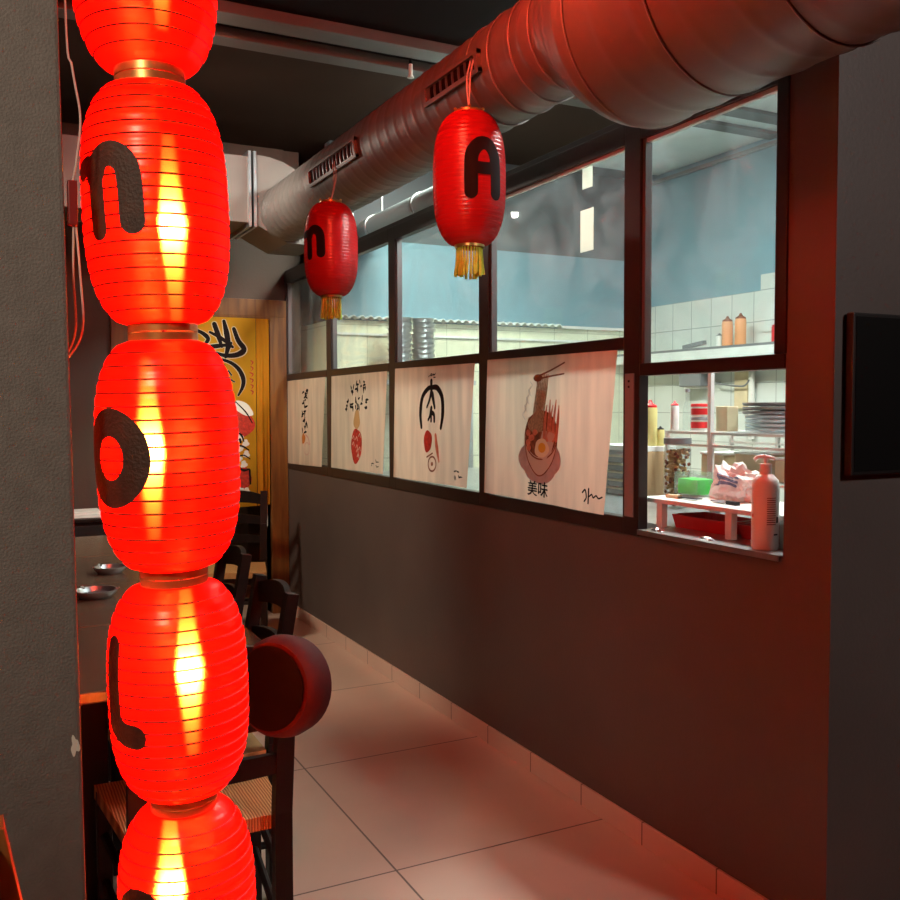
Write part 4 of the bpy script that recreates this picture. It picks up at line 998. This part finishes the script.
# pump bottle on the sill
pb = thing('pump_bottle', 'tall pump bottle on the steel sill at the right end of the hatch', 'bottle', (1.921, 1.874, 1.024))
bm = B(); lathe(bm, [(0.0, 0.0), (0.033, 0.0), (0.0365, 0.006), (0.0365, 0.175), (0.034, 0.192), (0.022, 0.205), (0.016, 0.208), (0.016, 0.214)], 32, cap=False); body = done('body', bm, 'white', pb, smooth=True)
bm = B(); lathe(bm, [(0.0165, 0.210), (0.0165, 0.236), (0.006, 0.238), (0.006, 0.252), (0.0, 0.253)], 20, cap=False); done('collar', bm, 'white', pb, smooth=True)
bm = B(); tube(bm, smoothpts([(0.020, -0.012, 0.250), (0.0, 0.0, 0.256), (-0.014, 0.016, 0.254), (-0.020, 0.022, 0.246)], 5), 0.0055, 8); done('pump_head', bm, 'white', pb, smooth=True)
def Sb(s, z, o): a = atan2(-1.9, -1.93)+s/0.0365; return ((0.0365+o)*cos(a), (0.0365+o)*sin(a), z)
bm = B()
for k in range(13): stroke(bm, Sb, [(0.004, 0.145-0.006*k), (0.018, 0.145-0.006*k), (0.030, 0.145-0.006*k)], 0.0022, off=0.0004, caps=False)
done('label_lines', bm, 'p_brown', pb)
bm = B()
stroke(bm, Sb, [(0.032, 0.085), (0.040, 0.085)], 0.016, off=0.0006, caps=False); stroke(bm, Sb, [(0.024, 0.045), (0.038, 0.045)], 0.004, off=0.0006, caps=False); done('label_marks', bm, 'black', pb)
bm = B(); stroke(bm, Sb, [(-0.042, 0.095), (-0.036, 0.095)], 0.010, off=0.0006, caps=False); done('red_mark', bm, 'red', pb)
# scraps on the sill
for (y, lab, sd_) in ((2.31, 'left crumpled foil scrap on the steel sill', 1), (2.085, 'right crumpled foil scrap on the steel sill, before the riser leg', 2)):
    bm = B(); bmesh.ops.create_icosphere(bm, subdivisions=3, radius=1.0); r = random.Random(sd_)
    for v in bm.verts: v.co = Vector((v.co.x*0.014*r.uniform(.6, 1.1), v.co.y*0.030*r.uniform(.6, 1.1), max(-0.001, v.co.z*0.009*r.uniform(.3, 1.2))))
    tag(done('foil_scrap', bm, 'steel', loc=(1.905, y, 1.0252)), lab, 'scrap', 'scraps on the sill')
# things on the riser
gt = thing('sponge_tub', 'clear tub with a bright green sponge on the white riser', 'tub', (2.14, 2.400, ZR))
bm = B(); box(bm, -0.035, 0.035, -0.048, 0.048, 0.006, 0.058, bev=0.006); done('green_sponge', bm, 'green', gt, smooth=True)
bm = B(); box(bm, -0.042, 0.042, -0.056, 0.056, 0, 0.004)
for s_ in (-1, 1): box(bm, s_*0.042-0.001, s_*0.042+0.001, -0.056, 0.056, 0.004, 0.080); box(bm, -0.042, 0.042, s_*0.056-0.001, s_*0.056+0.001, 0.004, 0.080)
done('clear_box', bm, 'clear', gt)
pbg = thing('plastic_bag', 'crumpled white plastic bag with dark blue print on the riser', 'plastic bag', (2.150, 2.215, ZR))
bm = B(); bmesh.ops.create_icosphere(bm, subdivisions=4, radius=1.0); r = random.Random(11)
from mathutils import noise
for v in bm.verts:
    d = 1+0.35*noise.noise(v.co*2.2)+0.18*noise.noise(v.co*6); x, y, z = v.co*d
    v.co = Vector((x*0.055, y*0.095, max(0.0, 0.045+z*0.064*(1+0.8*max(0, -0.2+y)))))
done('bag', bm, 'white', pbg, smooth=False)
def Sg(s, z, o):
    a = Vector((-0.9, s/0.1, (z-0.045)/0.055)); n_ = a.normalized(); d = 1+0.35*noise.noise(n_*2.2)+0.18*noise.noise(n_*6)
    q = n_*d; return (q.x*0.055-0.004, q.y*0.095, max(0.002, 0.045+q.z*0.064*(1+0.8*max(0, -0.2+q.y))))
bm = B()
for k, (a, b, c_) in enumerate(((0.06, 0.075, 0.0), (0.055, 0.062, 0.01), (0.05, 0.050, -0.01))): stroke(bm, Sg, [(-a, b), (c_, b+0.006), (a, b)], 0.008, n=6)
done('blue_print', bm, 'blueprint', pbg)
for (p, q, lab, hm) in (((2.02, 2.40, ZR+0.006), (2.03, 2.27, ZR+0.006), 'knife with a pale handle lying on the riser before the green sponge', 'wood_light'), ((2.03, 2.09, ZR+0.006), (2.045, 2.20, ZR+0.006), 'knife with a black handle lying on the riser before the plastic bag', 'black')):
    kn = thing('kitchen_knife', lab, 'knife', p, 0, 'knives on the riser'); dv = Vector(q)-Vector(p)
    bm = B(); bar(bm, (0, 0, 0), dv*0.45, 0.016, 0.011); done('handle', bm, hm, kn)
    bm = B(); bar(bm, dv*0.45, dv*1.1, 0.024, 0.003); done('blade', bm, 'black' if hm != 'black' else 'grey', kn)
# wire rack with plates
wr = thing('wire_rack', 'white wire rack on the kitchen counter carrying plates and tubs', 'rack', (2.70, 2.62, ZT))
def rbar(nm, a, b, w_=0.010):
    bm = B(); bar(bm, a, b, w_); done(nm, bm, 'white', wr)
for y in (-0.62, -0.42, 0.20, 0.47):
    for x in (-0.10, 0.26): rbar('post', (x, y, 0), (x, y, 0.29), 0.012)
rbar('tall_post', (-0.10, 0.21, 0.0), (-0.10, 0.21, 0.55), 0.018)
for z, nm in ((0.285, 'top_rail'), (0.235, 'middle_rail'), (0.10, 'lower_rail')):
    for x in (-0.10, 0.26): rbar(nm, (x, -0.63, z), (x, 0.48, z), 0.010)
bm = B()
for k in range(24): bar(bm, (-0.10, -0.62+0.047*k, 0.287), (0.26, -0.62+0.047*k, 0.287), 0.004)
done('top_wires', bm, 'white', wr)
bm = B()
for k in range(24): bar(bm, (-0.10, -0.62+0.047*k, 0.10), (0.26, -0.62+0.047*k, 0.10), 0.004)
done('lower_wires', bm, 'white', wr)
ZK = ZT+0.293
for k in range(7):
    blue = k < 4
    bm = B(); lathe(bm, [(0.0, 0.0), (0.075, 0.0), (0.090, 0.002), (0.130 if blue else 0.140, 0.003), (0.136 if blue else 0.146, 0.008), (0.136 if blue else 0.146, 0.0155), (0.128, 0.0155), (0.085, 0.006), (0.0, 0.004)], 40, cap=False)
    z = ZK+0.0165*k
    tag(done('serving_plate', bm, 'lightblue' if blue else 'grey', smooth=True, loc=(2.80, 2.655, z)),
        '%s plate, %s of the stack on the wire rack' % ('pale blue' if blue else 'dark grey', ('bottom', 'second', 'third', 'fourth', 'fifth', 'sixth', 'top')[k]), 'plate', 'plates stacked on the wire rack')
tag(done('beige_carton', box(B(), -0.03, 0.03, -0.032, 0.032, 0, 0.10, bev=0.003), 'beige', loc=(2.69, 2.835, ZK)), 'small beige carton on the wire rack left of the plate stack', 'carton')
for k, (y, w_, h_) in enumerate(((2.72, 0.16, 0.10), (2.50, 0.18, 0.085), (2.93, 0.13, 0.09), (2.28, 0.14, 0.08))):
    t = thing('food_tub', 'beige food tub inside the wire rack, %s' % ('behind the tall post', 'under the plate stack', 'behind the big jar', 'rightmost by the hatch edge')[k], 'tub', (2.78, y, ZT+0.103), 0, 'food tubs in the wire rack')
    bm = B(); box(bm, -0.08, 0.08, -w_/2, w_/2, 0, h_, bev=0.006); done('body', bm, 'beige', t)
    bm = B(); box(bm, -0.085, 0.085, -w_/2-0.004, w_/2+0.004, h_, h_+0.010, bev=0.003); done('lid', bm, 'white', t)
# sauce bottles etc
def sauce(loc, R_, H_, bodym, capm, label, group, neck=True):
    t = thing('sauce_bottle', label, 'bottle', loc, 0, group)
    bm = B(); lathe(bm, [(0.0, 0.0), (R_*0.94, 0.0), (R_, 0.006), (R_, H_*0.78), (R_*0.9, H_*0.84), (R_*0.5, H_*0.86)], 24, cap=False); done('body', bm, bodym, t, smooth=True)
    bm = B(); lathe(bm, [(R_*0.92, H_*0.81), (R_*0.92, H_*0.87), (R_*0.4, H_*0.92), (R_*0.14, H_), (0, H_)], 20, cap=False); done('cap', bm, capm, t, smooth=True)
    return t
su = thing('box_shelf', 'small white box shelf of dark stacked containers by the window post', 'shelf', (2.60, 3.30, ZT))
bm = B(); box(bm, -0.09, 0.10, -0.15, 0.20, 0.20, 0.222, bev=0.002); done('top_board', bm, 'white', su)
bm = B(); box(bm, -0.09, 0.10, -0.15, -0.115, 0, 0.20, bev=0.002); done('wooden_side', bm, 'wood_light', su)
bm = B(); box(bm, -0.09, 0.10, 0.18, 0.20, 0, 0.20, bev=0.002); done('side', bm, 'white', su)
bm = B(); box(bm, 0.085, 0.10, -0.15, 0.20, 0, 0.20); done('back', bm, 'black', su)
for k in range(5):
    t = thing('lidded_container', 'dark flat container in the box shelf, %s of its stack' % ('lowest', 'second', 'middle', 'fourth', 'top')[k], 'container', (2.58, 3.32, ZT+0.036*k+0.001), 0, 'containers in the box shelf')
    bm = B(); box(bm, -0.055, 0.055, -0.09, 0.09, 0, 0.024, bev=0.004); done('body', bm, 'grey', t)
    bm = B(); box(bm, -0.058, 0.058, -0.094, 0.094, 0.024, 0.033, bev=0.002); done('lid', bm, 'beige', t)
sauce((2.60, 3.205, ZT+0.223), 0.031, 0.20, 'yellow', 'red', 'yellow sauce bottle with a red cap on the box shelf by the window post', 'sauce bottles')
jr = thing('storage_jar', 'big clear jar of brown crackers with a grey lid on the counter', 'jar', (2.42, 2.817, ZT)); jr.scale = (0.95, 0.95, 1.13)
bm = B(); lathe(bm, [(0.052, 0.002), (0.055, 0.01), (0.055, 0.20), (0.050, 0.215)], 28, cap=False); done('glass', bm, 'clear', jr, smooth=True)
bm = B(); lathe(bm, [(0.0, 0.222), (0.056, 0.220), (0.056, 0.240), (0.0, 0.243)], 28, cap=False); done('lid', bm, 'grey', jr, smooth=True)
bm = B(); r = random.Random(3)
for k in range(220):
    a, rr, z = r.uniform(0, 6.28), 0.044*sqrt(r.random()), r.uniform(0.012, 0.20)
    bmesh.ops.create_icosphere(bm, subdivisions=1, radius=0.010, matrix=Matrix.Translation((rr*cos(a), rr*sin(a), z)) @ Matrix.Diagonal((1, 1, 0.6, 1)))
for f in bm.faces: f.material_index = 0
o = done('crackers', bm, ['p_ochre'], jr); o['kind'] = 'stuff'
bm = B()
for k in range(60):
    a, z = r.uniform(0, 6.28), r.uniform(0.012, 0.20)
    bmesh.ops.create_icosphere(bm, subdivisions=1, radius=0.007, matrix=Matrix.Translation((0.047*cos(a), 0.047*sin(a), z)))
o = done('dark_crackers', bm, 'p_brown', jr); o['kind'] = 'stuff'
sauce((2.64, 3.185, ZT+0.223), 0.018, 0.085, 'yellow', 'black', 'small yellow bottle on the box shelf right of the yellow sauce bottle', 'small bottles by the jar')
sauce((2.625, 3.075, ZK), 0.018, 0.125, 'white', 'red', 'small white bottle with a dark red cap on the wire rack above the jar', 'small bottles by the jar')
gb = thing('glass_bottle', 'slim clear glass bottle on the wire rack left of the red tubs', 'bottle', (2.69, 3.07, ZK))
bm = B(); lathe(bm, [(0.0, 0.0), (0.020, 0.0), (0.021, 0.09), (0.009, 0.125), (0.009, 0.165)], 20, cap=False); done('body', bm, 'clear', gb, smooth=True)
bm = B(); lathe(bm, [(0.0, 0.175), (0.010, 0.174), (0.011, 0.162), (0.0, 0.160)], 14, cap=False); done('cap', bm, 'grey', gb, smooth=True)
for k in range(2):
    t = thing('spice_tub', '%s red and white spice tub on the wire rack beside the glass bottle' % ('lower', 'upper')[k], 'tub', (2.68, 2.985, ZK+0.056*k), 0, 'red spice tubs on the wire rack')
    bm = B(); lathe(bm, [(0.0, 0.0), (0.032, 0.0), (0.034, 0.004), (0.034, 0.042), (0.0, 0.042)], 24, cap=False); done('body', bm, 'white', t, smooth=True)
    bm = B(); lathe(bm, [(0.0344, 0.010), (0.0344, 0.036)], 24, cap=False); done('red_band', bm, 'red', t, smooth=True)
    bm = B(); lathe(bm, [(0.0, 0.056), (0.034, 0.055), (0.036, 0.050), (0.036, 0.043), (0.0, 0.043)], 24, cap=False); done('lid', bm, 'grey' if k == 0 else 'red', t, smooth=True)
# wall shelf behind the upper pane
ws = thing('wall_shelf', 'long white shelf with a dark edge on the tiled kitchen wall', 'shelf', (XK-0.11, 4.2, 1.80))
bm = B(); box(bm, -0.10, 0.11, -1.4, 1.6, -0.02, 0.0); done('board', bm, 'white', ws)
bm = B(); box(bm, -0.105, -0.10, -1.4, 1.6, -0.004, 0.012); done('dark_edge', bm, 'grey', ws)
bm = B(); box(bm, -0.104, -0.10, -1.4, 1.6, -0.065, -0.004); done('apron', bm, 'white', ws)
GO = 'orange sauce bottles on the wall shelf'
sauce((4.45, 4.695, 1.80), 0.036, 0.215, 'orange', 'p_brown', 'left orange sauce bottle on the kitchen wall shelf', GO)
sauce((4.45, 4.575, 1.80), 0.036, 0.225, 'orange', 'p_brown', 'right orange sauce bottle on the kitchen wall shelf', GO)
sauce((4.45, 4.265, 1.80), 0.032, 0.14, 'red', 'red', 'red bottle at the right end of the kitchen wall shelf, cut by the window frame', GO)
st = thing('stapler', 'dark grey long-nosed stapler lying on the kitchen wall shelf left of the orange bottles', 'stapler', (4.45, 4.96, 1.80))
bm = B(); box(bm, -0.02, 0.02, -0.02, 0.17, 0.002, 0.022, bev=0.006); done('base', bm, 'grey', st)
bm = B(); bar(bm, (0, 0.16, 0.032), (0, -0.05, 0.055), 0.032, 0.026); done('arm', bm, 'grey', st)
sauce((4.47, 4.79, 1.80), 0.022, 0.11, 'white', 'grey', 'small white bottle between the stapler and the orange bottles', 'small bottles on the wall shelf')
pt = thing('towel_dispenser', 'grey paper towel dispenser on the tiled wall below the shelf', 'dispenser', (XK, 5.05, 1.60))
bm = B(); box(bm, -0.12, -0.001, -0.11, 0.11, -0.045, 0.06, bev=0.008); done('case', bm, 'grey', pt)
bm = B(); box(bm, -0.10, -0.02, -0.08, 0.08, -0.060, -0.045); done('paper', bm, 'white', pt)
wh = thing('wall_hook', 'long bent dark wire hook on the kitchen tiles', 'hook', (XK, 4.75, 1.56))
bm = B(); tube(bm, smoothpts([(-0.002, 0.12, 0.02), (-0.05, 0.10, 0.012), (-0.05, -0.10, -0.010), (-0.05, -0.16, -0.005), (-0.05, -0.20, 0.03)], 6), 0.006, 8); done('wire', bm, 'grey', wh)
tag(done('wall_pipe', tube(B(), [(XK-0.03, 4.55, 1.2), (XK-0.03, 4.55, 1.70)], 0.022, 12), 'seal'), 'pale vertical pipe on the kitchen tiles above the plates', 'pipe')
tag(done('beige_panel', box(B(), XK-0.02, XK-0.001, 4.60, 4.72, 1.40, 1.70, bev=0.003), 'beige'), 'beige panel on the kitchen tiles left of the pale pipe', 'panel')
# stacked steel bowls in front of the booth
ks = thing('steel_table', 'steel table before the cream booth carrying two stacks of bowls', 'table', (2.52, 5.58, 0))
bm = B(); box(bm, -0.30, 0.40, -0.20, 0.20, 1.56, 1.59, bev=0.003); done('top', bm, 'steel', ks)
for x in (-0.27, 0.37):
    for y in (-0.17, 0.17): bm = B(); box(bm, x-0.015, x+0.015, y-0.015, y+0.015, 0, 1.56); done('leg', bm, 'steel', ks)
def bowl_mesh():
    bm = B(); lathe(bm, [(0.0, 0.0), (0.050, 0.0), (0.072, 0.018), (0.078, 0.036), (0.082, 0.038), (0.082, 0.041), (0.074, 0.040), (0.048, 0.006), (0.0, 0.004)], 28, cap=False); return bm
first = None
for sx, n in ((2.46, 12), (2.63, 12)):
    for k in range(n):
        lab = 'steel bowl in the %s stack before the cream booth, %s' % ('left' if sx < 2.5 else 'right', ('lowest', 'second from the bottom', 'third from the bottom', 'fourth from the bottom', 'fifth from the bottom', 'sixth from the bottom', 'sixth from the top', 'fifth from the top', 'fourth from the top', 'third from the top', 'second from the top', 'topmost')[k])
        if first is None: o = first = done('steel_bowl', bowl_mesh(), 'steel', smooth=True)
        else: o = first.copy(); COL.objects.link(o)
        o.location = (sx+0.003*sin(k*2.1), 5.58+0.003*cos(k*1.7), 1.59+0.0335*k); tag(o, lab, 'bowl', 'steel bowls in two stacks')
bpy.context.view_layer.update()
